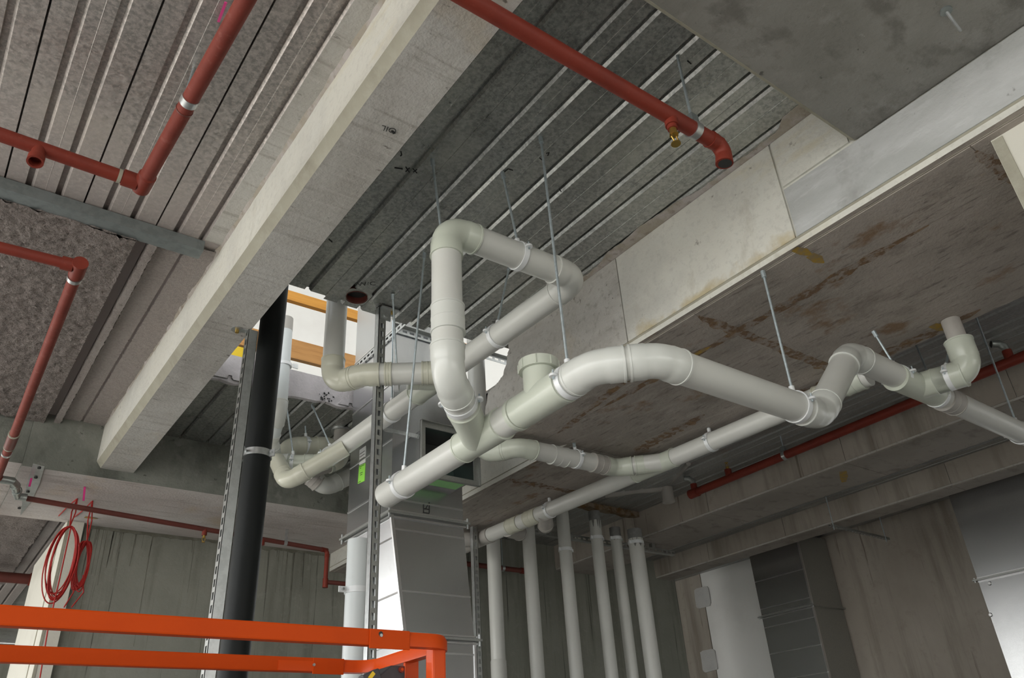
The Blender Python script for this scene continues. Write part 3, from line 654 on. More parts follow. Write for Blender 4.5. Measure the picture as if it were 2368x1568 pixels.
t = strut('slotted channel strut standing to the left of the black drain stack', q[0]+.012, q[1], 0, ZA-.004, 'x', .045)
w_ = V3((0.915, 3.253, 3.550)); MB().cyl(w_-V3((0, 0, .005)), w_, .027, 20).build('washer', 'zinc', t); MB().cyl(w_-V3((0, 0, .02)), w_, .009, 6).build('bolt', 'brass', t)
MB().obox(w_-V3((.0, 0, .003)), V3((q[0]+.012, q[1], ZA-.003)), .03, .005).build('foot_bracket', 'zinc', t, smooth=False)
sq = V3((q[0]+.012, q[1], zc)); MB().cyl(sq, V3((bp.x-.06, bp.y-.02, zc)), .006, 8).build('standoff_bolt', 'zinc', t)
t = strut('slotted channel strut in front of the tall duct, bolted to the deck beside the opening', 1.615, 3.175, 0, DZ-.004, 'y')
MB().box((1.60, 3.13, DZ-.012), (1.70, 3.20, DZ-.006)).build('head_plate', 'zinc', t, smooth=False)
MB().box((1.60, 3.148, DZ-.08), (1.66, 3.153, DZ-.008)).build('head_bracket', 'zinc', t, smooth=False)
MB().cyl((1.667, 3.16, DZ-.024), (1.667, 3.16, DZ-.008), .011, 6).build('bolt', 'brass', t)
MB().cyl((1.632, 3.150, DZ-.05), (1.632, 3.142, DZ-.05), .015, 16).build('bolt', 'zinc', t)
q = (3.234, 4.750, 3.062)
strut('slotted channel strut behind the duct, left of the row of upright pipes', q[0], q[1], 0, 3.32, 'y')
pp = V3((1.732, 3.560, 2.418)); pzt = (1.702, 3.540, 2.731)[2]
t = thing('pale_pipe', 'pale blue-grey upright pipe between the slotted strut and the back wall', 'pipe', (pp.x, pp.y, 0))
MB().cyl((pp.x, pp.y, 0), (pp.x, pp.y, pzt), .056, 32).build('pipe', 'pvc_blue', t)
zc = (1.682, 3.549, 2.485)[2]
MB().band((pp.x, pp.y, zc), (0, 0, 1), .056, .061, .028).build('clamp_ring', 'ring', t)
MB().box((pp.x-.10, pp.y-.012, zc-.014), (pp.x-.055, pp.y-.006, zc+.014)).build('clamp_ear', 'ring', t, smooth=False)
MB().cyl((pp.x-.082, pp.y-.028, zc), (pp.x-.082, pp.y+.01, zc), .006, 8).build('ear_bolt', 'zinc', t)

# ------------------------------------------------------------------ tall duct with open spigot
X0, Y0 = 2.0, 3.735; X1 = (2.469, 3.735, 3.042)[0]; Y1 = (2.000, 4.280, 3.215)[1]
z1 = (1.982, 3.745, 2.958)[2]; qf = (2.093, 3.735, 2.324); z0 = qf[2]; X0b = qf[0]; X1b = X1+.055
t = thing('tall_duct', 'tall galvanised sheet-metal duct rising through the slab opening, with an open side spigot', 'duct', (X0, Y0, 0))
MB().box((X0, Y0, z1), (X1, Y1, 5.2)).build('upper_duct', 'duct', t, smooth=False)
MB().hexa([(X0b, Y0, z0), (X1b, Y0, z0), (X1b, Y1, z0), (X0b, Y1, z0)], [(X0, Y0, z1), (X1, Y0, z1), (X1, Y1, z1), (X0, Y1, z1)]).build('transition_duct', 'duct', t, smooth=False)
MB().box((X0b, Y0, 0), (X1b, Y1, z0)).build('lower_duct', 'duct', t, smooth=False)
def flange(z, xa, xb, nm='flange_joint'):
    e = .032
    fo = MB().box((xa-e, Y0-e, z-.006), (xb+e, Y1+e, z+.006)).build(nm, 'duct_dull', t, smooth=False)
    for zz in (z-.022, z+.014):
        mb = MB(); k = .012
        mb.box((xa-k, Y0-k, zz), (xb+k, Y0, zz+.008)); MB_ = mb.build('flange_bead', 'duct_edge', fo, smooth=False)
        MB().box((xa-k, Y0, zz), (xa, Y1, zz+.008)).build('flange_bead', 'duct_edge', fo, smooth=False)
    for cx, cy in ((xa-e*.6, Y0-e*.6), (xb+e*.6, Y0-e*.6), (xa-e*.6, Y1+e*.6)):
        MB().cyl((cx, cy, z-.03), (cx, cy, z+.03), .006, 8).build('corner_bolt', 'zinc', fo)
flange(z1, X0, X1); flange(z0, X0b, X1b)
def seam(z, front=True, side=True):                      # folded panel seams
    f_ = min(max((z-z0)/(z1-z0), 0), 1); xa, xb = X0b+(X0-X0b)*f_, X1b+(X1-X1b)*f_
    if front: MB().box((xa, Y0-.004, z), (xb, Y0+.002, z+.009)).build('panel_seam', 'duct_edge', t, smooth=False)
    if side: MB().box((xa-.004, Y0, z), (xa+.004, Y1, z+.009)).build('panel_seam', 'duct_edge', t, smooth=False)
for z in ((2.264, 3.735, 3.038)[2], (2.263, 3.735, 2.872)[2], (2.261, 3.735, 2.547)[2], (2.259, 3.735, 2.248)[2]): seam(z, True, False)
for z in ((2.000, 3.988, 3.393)[2], (2.000, 4.014, 3.760)[2], (2.000, 4.021, 3.110)[2], (2.000, 3.846, 2.825)[2], (2.040, 3.905, 2.541)[2], (2.080, 3.869, 2.254)[2], (2.000, 3.922, 4.133)[2]): seam(z, False, True)
MB().hexa([(X0b-.005, Y0-.005, z0), (X0b+.014, Y0-.005, z0), (X0b+.014, Y0+.01, z0), (X0b-.005, Y0+.01, z0)], [(X0-.005, Y0-.005, z1), (X0+.014, Y0-.005, z1), (X0+.014, Y0+.01, z1), (X0-.005, Y0+.01, z1)]).build('corner_seam', 'duct_edge', t, smooth=False)
MB().box((X1b-.006, Y0-.006, 0), (X1b+.008, Y0+.012, z0-.01)).build('corner_seam', 'duct_edge', t, smooth=False)
a, b_ = (2.055, 3.520, 3.439), (2.442, 3.520, 3.109); Ys = 3.52; fw_ = .034
sx0, sx1, sz0, sz1 = a[0], b_[0], b_[2], a[2]
spg = MB()
for lo, hi in (((sx0+fw_, Ys, sz0+fw_), (sx1-fw_, Y0, sz0+fw_+.002)), ((sx0+fw_, Ys, sz1-fw_-.002), (sx1-fw_, Y0, sz1-fw_)), ((sx0+fw_, Ys, sz0+fw_), (sx0+fw_+.002, Y0, sz1-fw_)), ((sx1-fw_-.002, Ys, sz0+fw_), (sx1-fw_, Y0, sz1-fw_))): spg.box(lo, hi)
spg = spg.build('side_spigot', 'duct', t, smooth=False)
mb = MB()
for lo, hi in (((sx0, Ys-.003, sz0), (sx1, Ys, sz0+fw_)), ((sx0, Ys-.003, sz1-fw_), (sx1, Ys, sz1)), ((sx0, Ys-.003, sz0+fw_), (sx0+fw_, Ys, sz1-fw_)), ((sx1-fw_, Ys-.003, sz0+fw_), (sx1, Ys, sz1-fw_)),
               ((sx0, Ys-.022, sz0), (sx1, Ys, sz0+.003)), ((sx1-.003, Ys-.022, sz0), (sx1, Ys, sz1)), ((sx0, Ys-.022, sz1-.003), (sx1, Ys, sz1)), ((sx0, Ys-.022, sz0), (sx0+.003, Ys, sz1))): mb.box(lo, hi)
mb.build('spigot_flange', 'duct_dull', t, smooth=False)
MB().box((sx0+fw_+.003, Y0-.012, sz0+fw_+.003), (sx1-fw_-.003, Y0-.002, sz1-fw_-.003)).build('spigot_back', 'green_reflection', t, smooth=False)
MB().box((sx0+fw_+.003, Y0-.02, sz1-fw_-.09), (sx1-fw_-.003, Y0-.013, sz1-fw_-.003)).build('spigot_shade', 'dark', t, smooth=False)  # dark strip painting in the shade at the top of the spigot
MB().box((sx0+.10, Ys+.05, sz0+fw_-.003), (sx1-.05, Ys+.17, sz0+fw_-.001)).build('green_tag', 'green_dim', t, smooth=False)
MB().box((sx0+.10, Ys+.015, sz0+fw_-.003), (sx1-.05, Ys+.048, sz0+fw_-.001)).build('white_tag', 'white', t, smooth=False)
MB().obox((sx0-.11, Y0-.01, sz1-.0), (sx0-.01, Ys+.0, sz1-.10), .02, .02).build('tie_rod', 'zinc', t)
def label_on_duct(pts, m, nm):
    o = MB().prism([V3(p)-V3((.002, 0, 0)) for p in pts], (.002, 0, 0)).build(nm, m, t, smooth=False); return o
lw = label_on_duct([(2.000, 4.153, 3.477), (2.000, 4.072, 3.476), (2.000, 4.069, 3.369), (2.000, 4.150, 3.377)], 'white', 'white_sticker')
lg = label_on_duct([(2.000, 4.149, 3.371), (2.000, 4.069, 3.363), (2.000, 4.071, 3.252), (2.000, 4.157, 3.261)], 'green_label', 'green_sticker')
A_, B_, D_ = V3((2.000, 4.149, 3.371)), V3((2.000, 4.069, 3.363)), V3((2.000, 4.157, 3.261))
for v, u0, u1 in ((.06, .08, .9), (.16, .2, .4), (.45, .3, .7), (.56, .35, .65), (.93, .1, .5)):
    o_ = A_+(D_-A_)*v; e = B_-A_; h_ = (D_-A_)*.022
    q = [o_+e*u0, o_+e*u1, o_+e*u1+h_, o_+e*u0+h_]; MB().prism([p-V3((.004, 0, 0)) for p in q], (.0019, 0, 0)).build('print_line', 'blackmark', lg, smooth=False)
A_, B_, D_ = V3((2.000, 4.153, 3.477)), V3((2.000, 4.072, 3.476)), V3((2.000, 4.150, 3.377))
for v, u0, u1 in ((.3, .1, .9), (.5, .1, .9), (.7, .1, .9)):
    o_ = A_+(D_-A_)*v; e = B_-A_; h_ = (D_-A_)*.02
    q = [o_+e*u0, o_+e*u1, o_+e*u1+h_, o_+e*u0+h_]; MB().prism([p-V3((.004, 0, 0)) for p in q], (.0019, 0, 0)).build('print_line', 'blackmark', lw, smooth=False)
def stroke(P, r, m, parent, nm='marker_stroke', n=5):
    return MB().tube(P, r, n).build(nm, m, parent)
for P in ([(2.206, 3.733, 3.039), (2.206, 3.733, 2.989)], [(2.206, 3.733, 3.014), (2.240, 3.733, 3.014)], [(2.203, 3.733, 2.991), (2.243, 3.733, 2.992)], [(2.243, 3.733, 3.055), (2.217, 3.733, 3.011)], [(2.243, 3.733, 3.055), (2.243, 3.733, 2.994)]): stroke(P, .0022, 'blackmark', t)
# slotted angles carrying the duct on the slab
def slot_angle(label, p, q, wv, tv):
    t2 = thing('slotted_angle', label, 'bracket', p, None); p, q, wv = V3(p), V3(q), V3(wv)
    mb = MB(); slotted(mb, p, q, wv, tv, .05, .032, .36); mb.build('slotted_leg', 'zinc', t2, smooth=False)
    d = (q-p).normalized(); n = d.cross(wv.normalized())*-.035 if d.cross(wv).z > 0 else d.cross(wv.normalized())*.035
    mb = MB(); A = [p+wv, q+wv, q+wv*.95, p+wv*.95]; mb.hexa(A, [v+n for v in A]); mb.build('plain_leg', 'duct_dull', t2, smooth=False)
slot_angle('slotted steel angle along the left side of the duct at slab level', (X0-.012, H0-.0, 4.075), (X0-.012, 4.52, 4.075), (0, 0, .045), (.003, 0, 0))
slot_angle('slotted steel angle across the front of the duct at slab level', (X0-.02, Y0-.012, 4.10), (3.05, Y0-.012, 4.10), (0, 0, .045), (0, .003, 0))

# ------------------------------------------------------------------ hangers
hanger('rod hanger with white clamp beside the screwed inspection cap', (XM, 1.705, zm), (0, 1, 0), (XM, 1.725, DZ))
hanger('rod hanger holding the short top pipe of the riser loop', (1.60, riser.y, zr-.002), (1, 0, 0), (1.545, riser.y, DZ))
tt = V3((T.x, T.y, T.z)); m_ = tt+(R0-tt)*.60
hanger('clamp round the slanting foot of the riser, its rod passing behind the pipe', m_, bd, (1.26, 2.065, DZ))
hanger('rod hanger on the long run below the loop elbow', (xr(2.53), 2.53, zr), Rend-Rc, (XR+.06, 2.50, DZ))
hanger('long rod hanger near the open end of the main pipe', (XM, 2.80, zm), (0, 1, 0), (XM+.003, 2.63, DZ))
hq = V3((1.616, 3.112, 3.430)); hanger('rod hanger on the short closet branch in front of the slotted strut', (1.53+(XR-1.55)*.46, hq.y+.02, Wz), wd, (1.60, 3.02, DZ))
hanger('rod hanger on the long sloping pipe at the right, fixed to the stained beam', (2.41, 1.445, zm), (1, 0, 0), (2.395, 1.43, ZB-.003))
hanger('short rod hanger on the second line left of the sagging elbow', (xs(2.62), 2.62, z2), (-.047, 1, 0), (xs(2.62), 2.62, ZB-.003), r=.052)
hanger('short rod hanger on the second line just below the riser junction', (2.90, 3.189, z2), (1, 0, 0), (2.87, 3.16, ZB-.003), r=.052)
hanger('short rod hanger on the second line beside the two drop elbows', (xs(4.0), 4.0, z2), (-.047, 1, 0), (xs(4.0), 4.0, ZB-.003), r=.052)
hanger('short rod hanger with clamp left of the right-hand junction', (3.28, 1.445, 3.092), (1, 0, 0), (3.24, 1.47, ZB-.003))
hanger('thin rod hanger on the grey pipe leaving at the right edge', (4.42, 1.445, 3.066), (1, 0, 0), (4.47, 1.445, DZ))
hanger('slanting rod hanger of the right-hand riser branch', JR+(JE-JR)*.62+V3((0, 0, 0)), JE-JR, (4.578, 1.621, 3.850), anchor=False)
hanger('rod hanger behind the right-hand junction, rising to the dark deck', JR+V3((.16, 0, -.003)), (1, 0, 0), (4.553, 1.845, 3.850))
hanger('clamp and rod on the long run in front of the duct', (xr(3.50), 3.50, zr), Rend-Rc, (xr(3.5), 3.52, 4.5), anchor=False)
hanger('left of the two rods above the pipe cluster behind the black stack', (1.70, 4.465, zr), (-.24, .135, 0), (1.598, 4.420, 3.850))
hanger('right of the two rods above the pipe cluster behind the black stack', (xr(4.24), 4.24, zr), Rend-Rc, (1.790, 4.444, 3.850))
hanger('rod and clamp on the small trap pipe', (1.826, 4.600, 3.637), (1, 0, 0), (1.816, 4.600, 3.772), anchor=False)

# trapeze and pipe rail
t = thing('trapeze_hanger', 'empty trapeze of two rods and a slotted channel below the far beams', 'bracket', (6.544, 3.608, 3.850))
ca, cb = V3((6.564, 3.900, 3.533)), V3((7.526, 3.900, 3.523))
mb = MB(); slotted(mb, ca, cb, (0, .03, 0), (0, 0, .003), .05, .03); mb.build('slotted_web', 'zinc', t, smooth=False)
for yy in (0, .028): MB().obox(ca+V3((0, yy, .01)), cb+V3((0, yy, .01)), .002, .022).build('flange', 'duct_dull', t, smooth=False)
for P, Q in (((6.645, 3.900, 3.906), (6.599, 3.900, 3.522)), ((7.551, 3.900, 4.162), (7.453, 3.900, 3.514))):
    Q = V3(Q); mb = MB().cyl((Q.x, Q.y, Q.z-.02), (Q.x, Q.y, max(P[2], 3.6)), .005, 8); mb.build('rod', 'rod', t)
t = thing('pipe_rail', 'slotted channel rail behind the tops of the six upright pipes', 'bracket', (4.165, 5.200, 3.556))
ca, cb = V3((4.150, 5.200, 3.551)), V3((5.891, 5.200, 3.537)); cb.z = ca.z; 
mb = MB(); slotted(mb, ca-V3((0, 0, .04)), cb-V3((0, 0, .04)), (0, 0, .041), (0, .0025, 0), .06, .035); mb.build('slotted_web', 'duct_dull', t, smooth=False)
MB().box((ca.x, 5.2, ca.z-.042), (cb.x, 5.24, ca.z-.04)).build('flange', 'zinc', t, smooth=False); MB().box((ca.x, 5.2, ca.z), (cb.x, 5.24, ca.z+.002)).build('flange', 'duct_dull', t, smooth=False)
MB().box((cb.x-.3, 5.2, ca.z), (cb.x-.26, 5.24, DZ)).build('rail_post', 'duct_dull', t, smooth=False)

# grey vent assembly and the broken slab edge beyond it
va = V3((5.128, 4.500, 3.717))
t = thing('vent_pipe_assembly', 'dusty grey pipe stub with a side arm hanging from the dark right-hand deck', 'pipe', (va.x, va.y, DZ))
MB().cyl(va, (va.x, va.y, DZ), .052, 28).build('pipe', 'pvc_grey', t)
MB().band((va.x, va.y, va.z+.01), (0, 0, 1), .052, .056, .02).build('pipe_collar', 'pvc_grey', t)
MB().sweep([((5.125, 4.500, 3.850), V3((4.768, 4.900, 3.882))-V3((5.125, 4.500, 3.850)), .036), ((4.948, 4.700, 3.873), V3((4.768, 4.900, 3.882))-V3((5.125, 4.500, 3.850)), .042), ((4.768, 4.900, 3.882), V3((4.768, 4.900, 3.882))-V3((5.125, 4.500, 3.850)), .06)], 24).build('side_arm', 'pvc_grey', t)
MB().cyl((5.111, 4.440, 3.872), (4.842, 3.977, 3.845), .021, 16).build('brace_pipe', 'pvc_grey', t)
mb = MB(); rnd = random.Random(3); A, B = [], []
for i in range(13):
    x = 4.62+.80*i/12
    A.append([(x, 5.12+rnd.uniform(-.012, .012), DZ+.01), (x, 5.12+rnd.uniform(-.015, .015), DZ-.05+rnd.uniform(-.016, .012)), (x, 5.20, DZ-.045+rnd.uniform(-.01, .01)), (x, 5.20, DZ+.01)])
for i in range(12): mb.hexa(A[i], A[i+1])
o = mb.build('broken_slab_edge', 'stain', ceiling, smooth=False)
# cut face of the big opening, ragged along the bottom
mb = MB(); rnd = random.Random(11); n = 40; prev = None
for i in range(n+1):
    x = HX0+(2.86-HX0)*i/n; zb = DZ-.004+rnd.uniform(-.016, .006)
    cur = [(x, H1-.012+rnd.uniform(-.004, .004), zb), (x, H1-.008, zt1+.002), (x, H1+.02, zt1+.002), (x, H1+.02, zb)]
    if prev: mb.hexa(prev, cur)
    prev = cur
mb.build('cut_slab_edge', 'lilac', ceiling, smooth=False)
for px, py in ((715, 908), (690, 900)): pass
# cast-in sleeve hole beside the opening
hc = V3((1.458, 3.14, DZ))
mb = MB(); n = 28
for i in range(n):
    a0, a1 = 2*PI*i/n, 2*PI*(i+1)/n
    def sq(a):
        c_, s_ = math.cos(a), math.sin(a); k = .064/max(abs(c_), abs(s_)); return (hc.x+c_*k, hc.y+s_*k, DZ-.0005)
    mb.poly([sq(a0), sq(a1), (hc.x+.054*math.cos(a1), hc.y+.054*math.sin(a1), DZ-.0015), (hc.x+.054*math.cos(a0), hc.y+.054*math.sin(a0), DZ-.0015)])
sl = mb.build('sleeve_collar', 'deck', ceiling, smooth=False)
mb = MB().sweep([((hc.x, hc.y, DZ-.006), (0, 0, 1), .0565), ((hc.x, hc.y, DZ+.031), (0, 0, 1), .054)], 28, cap=False); ps = mb.build('pipe_sleeve', 'red_dark', sl); mb = MB(); mb.poly([(hc.x+.0555*math.cos(2*PI*i/20), hc.y+.0555*math.sin(2*PI*i/20), DZ+.031) for i in range(20)]); mb.build('sleeve_back', 'dark', sl)

# ------------------------------------------------------------------ things upstairs, seen through the opening
def timber(lab, p, q, hgt, m, y):
    p, q = V3(p), V3(q); t_ = MB().box((p.x, y, p.z-hgt), (q.x, y+.045, p.z)).build('timber_beam', m, smooth=False, bevel=.003); tag(t_, lab, 'timber')
p, q = (1.690, 5.000, 5.055), (3.419, 5.000, 5.083); timber('orange-brown timber board high in the slab opening, just past its near lip', p, (q[0], 0, 0), .085, 'timber_bright', 5.0)
p, q = (1.523, 5.300, 4.822), (4.118, 5.300, 4.780); timber('broad timber beam crossing the opening in front of the white upper wall', p, (q[0], 0, 0), .17, 'timber', 5.3)
y0_ = V3((1.222, 4.420, 4.130)); tag(MB().box((y0_.x, 4.42, y0_.z-.075), (y0_.x+.12, 4.50, y0_.z)).build('yellow_box', 'yellow', smooth=False, bevel=.004), 'small yellow box on the slab edge left of the black stack', 'box')

# ------------------------------------------------------------------ red sprinkler pipes
def pipe_straight(par, a, b_, r, m='red', nm='pipe'): MB().cyl(a, b_, r, 22).build(nm, m, par)
def sock(par, p, d, r, L=.05, m='red'):
    p, d = V3(p), V3(d).normalized()
    MB().sweep([(p-d*L/2, d, r), (p-d*L/2, d, r*1.22), (p+d*L/2, d, r*1.22), (p+d*L/2, d, r)], 22).build('socket', m, par)
zr1 = 3.50; ra, rb = V3((0.817, 1.140, 3.500)), V3((1.878, 1.155, 3.500)); rb.y = ra.y = (ra.y+rb.y)/2
rx0 = ra.x-2.0
t = thing('sprinkler_pipe', 'red sprinkler pipe crossing the top middle, ending in an open elbow', 'pipe', (1.6, ra.y, zr1))
rr = .0272
MB().cyl((rx0, ra.y, zr1), (rb.x-.02, ra.y, zr1), rr, 26).build('pipe', 'red', t)
elbow((rb.x, ra.y, zr1), (1, 0, 0), V3((-.05, .12, -1)), rr, .04, t, 'red', sock=.03, name='open_elbow')
eo = V3((rb.x-.003, ra.y+.007, zr1-.0725)); MB().cyl(eo, eo-V3((-.05, .12, -1)).normalized()*-.001, rr*.86, 22).build('elbow_mouth', 'dark', t)
tq = V3((1.614, 1.146, 3.500)); MB().sweep([((tq.x, ra.y, zr1), (0, 0, -1), .022), ((tq.x, ra.y, zr1-.045), (0, 0, -1), .022), ((tq.x, ra.y, zr1-.045), (0, 0, -1), .017), ((tq.x, ra.y, zr1-.06), (0, 0, -1), .017)], 18).build('outlet_boss', 'red', t)
def head(par, p, up_=False, s=1.0):
    p = V3(p); k = -1 if not up_ else 1; d = V3((0, 0, k))
    mb = MB().cyl(p, p+d*.02*s, .011*s, 12); mb.cyl(p+d*.02*s, p+d*.024*s, .014*s, 6)
    for sx_ in (-1, 1): mb.tube([p+d*.022*s+V3((sx_*.009*s, 0, 0)), p+d*.036*s+V3((sx_*.013*s, 0, 0)), p+d*.055*s+V3((0, 0, 0))], .0025*s, 6)
    mb.cyl(p+d*.055*s, p+d*.058*s, .014*s, 14); mb.build('sprinkler_head', 'brass', par)
head(t, (tq.x, ra.y, zr1-.058), s=1.15)
cq = V3((1.731, 1.145, 3.500)); rt_ = V3((1.779, 1.145, 3.856))
t2 = thing('sprinkler_hanger', 'pale rod and dark bracket holding the end of the top red pipe', 'pipe hanger', (cq.x-.01, ra.y, DZ), 'sprinkler pipe hangers')
def sp_hanger(t2, c, d, r, top, dark=True):
    c = V3(c); MB().band(c, d, r, r+.004, .028).build('clamp_band', 'zinc', t2)
    b0 = c+V3((0, 0, r+.002)); 
    mb = MB().box((c.x-.016, c.y-.016, b0.z), (c.x+.016, c.y+.016, b0.z+.035)); mb.build('bracket', 'grey_angle', t2, smooth=False)
    MB().cyl(b0+V3((0, 0, .03)), top, .005, 10).build('rod', 'rod', t2)
sp_hanger(t2, (cq.x, ra.y, zr1), (1, 0, 0), rr, (cq.x-.012, ra.y-.01, DZ))
# two red pipes at top left
z3 = 3.60; r3 = .0262
c0 = V3((0.301, 2.514, 3.600)); p2 = V3((0.337, 1.564, 3.600)); p3 = V3((-0.153, 2.510, 3.600))
t = thing('sprinkler_pipe', 'red sprinkler pipes meeting at a corner under the left deck', 'pipe', c0)
d2 = (p2-c0).normalized(); d3 = (p3-c0).normalized()
MB().cyl(c0+d2*.02, c0+d2*3.2, r3, 24).build('pipe', 'red_dust', t)
MB().cyl(c0+d3*.03, c0+d3*2.4, r3*.95, 24).build('pipe', 'red', t)
MB().sweep([(c0-d2*.032, d2, r3*.6), (c0-d2*.03, d2, r3*1.2), (c0+d2*.055, d2, r3*1.2), (c0+d2*.06, d2, r3)], 24).build('corner_fitting', 'red', t)
MB().cyl(c0+d3*.02, c0+d3*.07, r3*1.18, 24).build('socket', 'red', t)
MB().band(c0+d3*.08, d3, r3*.95, r3*1.0, .012).build('thread_tape', 'chamfer', t)
to = V3((-0.035, 2.509, 3.600)); dn = V3((.0, -.28, -1)).normalized()
MB().sweep([(to, dn, r3*.8), (to+dn*.055, dn, r3*.8), (to+dn*.055, dn, r3*1.0), (to+dn*.085, dn, r3*1.0), (to+dn*.085, dn, r3*.75), (to+dn*.05, dn, r3*.72)], 20).build('outlet_boss', 'red', t)
sock(t, c0+d2*((V3((0.306, 2.072, 3.600))-c0).length), d2, r3*.88, .006, 'red_dark')
cq = c0+d2*((V3((0.309, 2.021, 3.600))-c0).length)
t2 = thing('sprinkler_hanger', 'silver band and thin rod on the red pipe under the left deck', 'pipe hanger', (cq.x, cq.y, DZ), 'sprinkler pipe hangers')
MB().band(cq, d2, r3, r3+.003, .03).build('clamp_band', 'zinc', t2); MB().cyl(cq+V3((-.015, 0, .03)), (0.377, 2.355, 4.348), .0045, 8).build('rod', 'rod', t2)
pk = V3((0.311, 1.698, 3.720)); tag(MB().obox(pk, V3((0.333, 1.879, 3.840)), .008, .003).build('pink_tape', 'pink'), 'pink tape hanging behind the red pipe at the top left', 'tape')
# lower left red pipe, its galvanised offset and the long branch under the back beam
z4 = 3.40; r4 = .0225
a4, b4, c4 = V3((-0.114, 2.877, 3.400)), V3((0.195, 2.859, 3.400)), V3((0.301, 5.883, 3.400)); c4.x = V3((0.247, 4.839, 3.400)).x
t = thing('sprinkler_pipe', 'dusty red sprinkler pipe turning below the sprayed ceiling at the left', 'pipe', b4)
d4 = (a4-b4).normalized(); e4 = (c4-b4).normalized()
MB().cyl(b4+d4*.02, b4+d4*1.6, r4*.9, 22).build('pipe', 'red', t); MB().cyl(b4+e4*.02, b4+e4*5.0, r4, 22).build('pipe', 'red_dust', t)
MB().sweep([(b4-e4*.03, e4, r4*.9), (b4-e4*.03, e4, r4*1.22), (b4+e4*.06, e4, r4*1.22), (b4+e4*.06, e4, r4)], 22).build('corner_fitting', 'red', t)
sock(t, b4+d4*.04, d4, r4*.95, .04); MB().band(b4+e4*.085, e4, r4, r4+.004, .022).build('clamp_band', 'zinc', t)
def along(px, py): return b4+e4*(V3((px, py, z4))-b4).dot(e4)
k4 = V3((0.243, 4.737, 3.400)); kk = along(k4.x, k4.y)
MB().sweep([(kk-e4*.10, e4, r4*1.0), (kk-e4*.10, e4, r4*1.2), (kk+e4*.10, e4, r4*1.2), (kk+e4*.10, e4, r4)], 22).build('tee', 'red_dark', t)
for s_ in (-.10, .10): MB().band(kk+e4*s_, e4, r4, r4*1.24, .012).build('thread_tape', 'chamfer', t)
k5 = V3((0.255, 4.942, 3.400)); kk = along(k5.x, k5.y); MB().band(kk, e4, r4, r4+.004, .022).build('clamp_band', 'zinc', t)
kt = along(*(0.282, 5.398, 3.400)[:2])
g0 = V3((0.318, 5.396, 3.400)); g1 = V3((0.383, 5.616, 3.380))
sock(t, kt, e4, r4*.98, .09, 'red')
elb = MB(); elb.tube([kt, kt+(g0-kt)*.7, g0, g0+(g1-g0)*.25+V3((.012, 0, 0)), g0+(g1-g0)*.75+V3((.0, 0, -.0)), g1, g1+V3((.05, .0, 0))], r4*1.05, 16)
elb.build('galvanised_offset', 'galv_fit', t)
for fr in (.3, .62): MB().band(g0+(g1-g0)*fr+V3((.008, 0, 0)), (g1-g0), r4*1.0, r4*1.25, .014).build('offset_collar', 'galv_fit', t)
z5 = 3.385; h0 = V3((0.427, 5.647, 3.385)); h1 = V3((2.632, 5.980, 3.385)); ym = h0.y
h1 = V3((h1.x, h0.y+(h1.y-h0.y), z5))
t = thing('sprinkler_pipe', 'dark red sprinkler branch running under the back beam to the duct', 'pipe', h1)
MB().cyl(h0, h1, r4*.78, 20).build('pipe', 'red_dark', t)
d5 = (h1-h0).normalized(); hd = V3((h1.x-.01, h1.y, (2.496, 5.680, 3.082)[2]))
elbow(h1, d5, (0, 0, -1), r4*.78, .03, t, 'red', sock=.025); MB().cyl(h1-V3((0, 0, .03)), V3((h1.x, h1.y, z5-.26)), r4*.78, 20).build('drop_pipe', 'red', t)
sock(t, V3((h1.x, h1.y, z5-.26)), (0, 0, 1), r4*.8, .07); MB().cyl(V3((h1.x, h1.y, z5-.25)), V3((h1.x+.9, h1.y+.0, z5-.25)), r4*.78, 20).build('pipe', 'red_dark', t)
for px, py in ((478, 1222), (612, 1245)):
    s_ = V3((1.609, 5.799, 3.385)) if px == 478 else V3((2.066, 5.865, 3.385)); s_ = h0+d5*(s_-h0).dot(d5)
    MB().cyl(s_, s_-V3((0, 0, .045)), r4*.8, 16).build('outlet_boss', 'red', t)
    if px == 478: head(t, s_-V3((0, 0, .044)), s=.9)
s_ = V3((2.259, 5.866, 3.385)); s_ = h0+d5*(s_-h0).dot(d5)
t2 = thing('sprinkler_hanger', 'flat steel strap holding the dark red branch under the back beam', 'pipe hanger', (s_.x, s_.y, ZBB), 'sprinkler pipe hangers')
MB().box((s_.x-.012, s_.y-.022, z5-.02), (s_.x+.012, s_.y-.019, ZBB+.0)).build('strap', 'zinc', t2, smooth=False); MB().band(s_, d5, r4*.78, r4*.78+.004, .024).build('clamp_band', 'zinc', t2)
p, q = V3((4.084, 6.200, 3.482)), V3((4.789, 6.200, 3.441)); q.z = p.z
t = thing('sprinkler_pipe', 'short red sprinkler pipe on the dark wall behind the upright pipes', 'pipe', q)
MB().cyl(p-V3((.2, 0, 0)), q, .024, 18).build('pipe', 'red_dark', t); sock(t, q, (1, 0, 0), .024, .06)
MB().band(p+(q-p)*.65, (1, 0, 0), .024, .029, .03).build('clamp_band', 'zinc', t); MB().cyl(p+(q-p)*.65, p+(q-p)*.65+V3((0, 0, 3.85-p.z)), .005, 8).build('rod', 'rod', t)
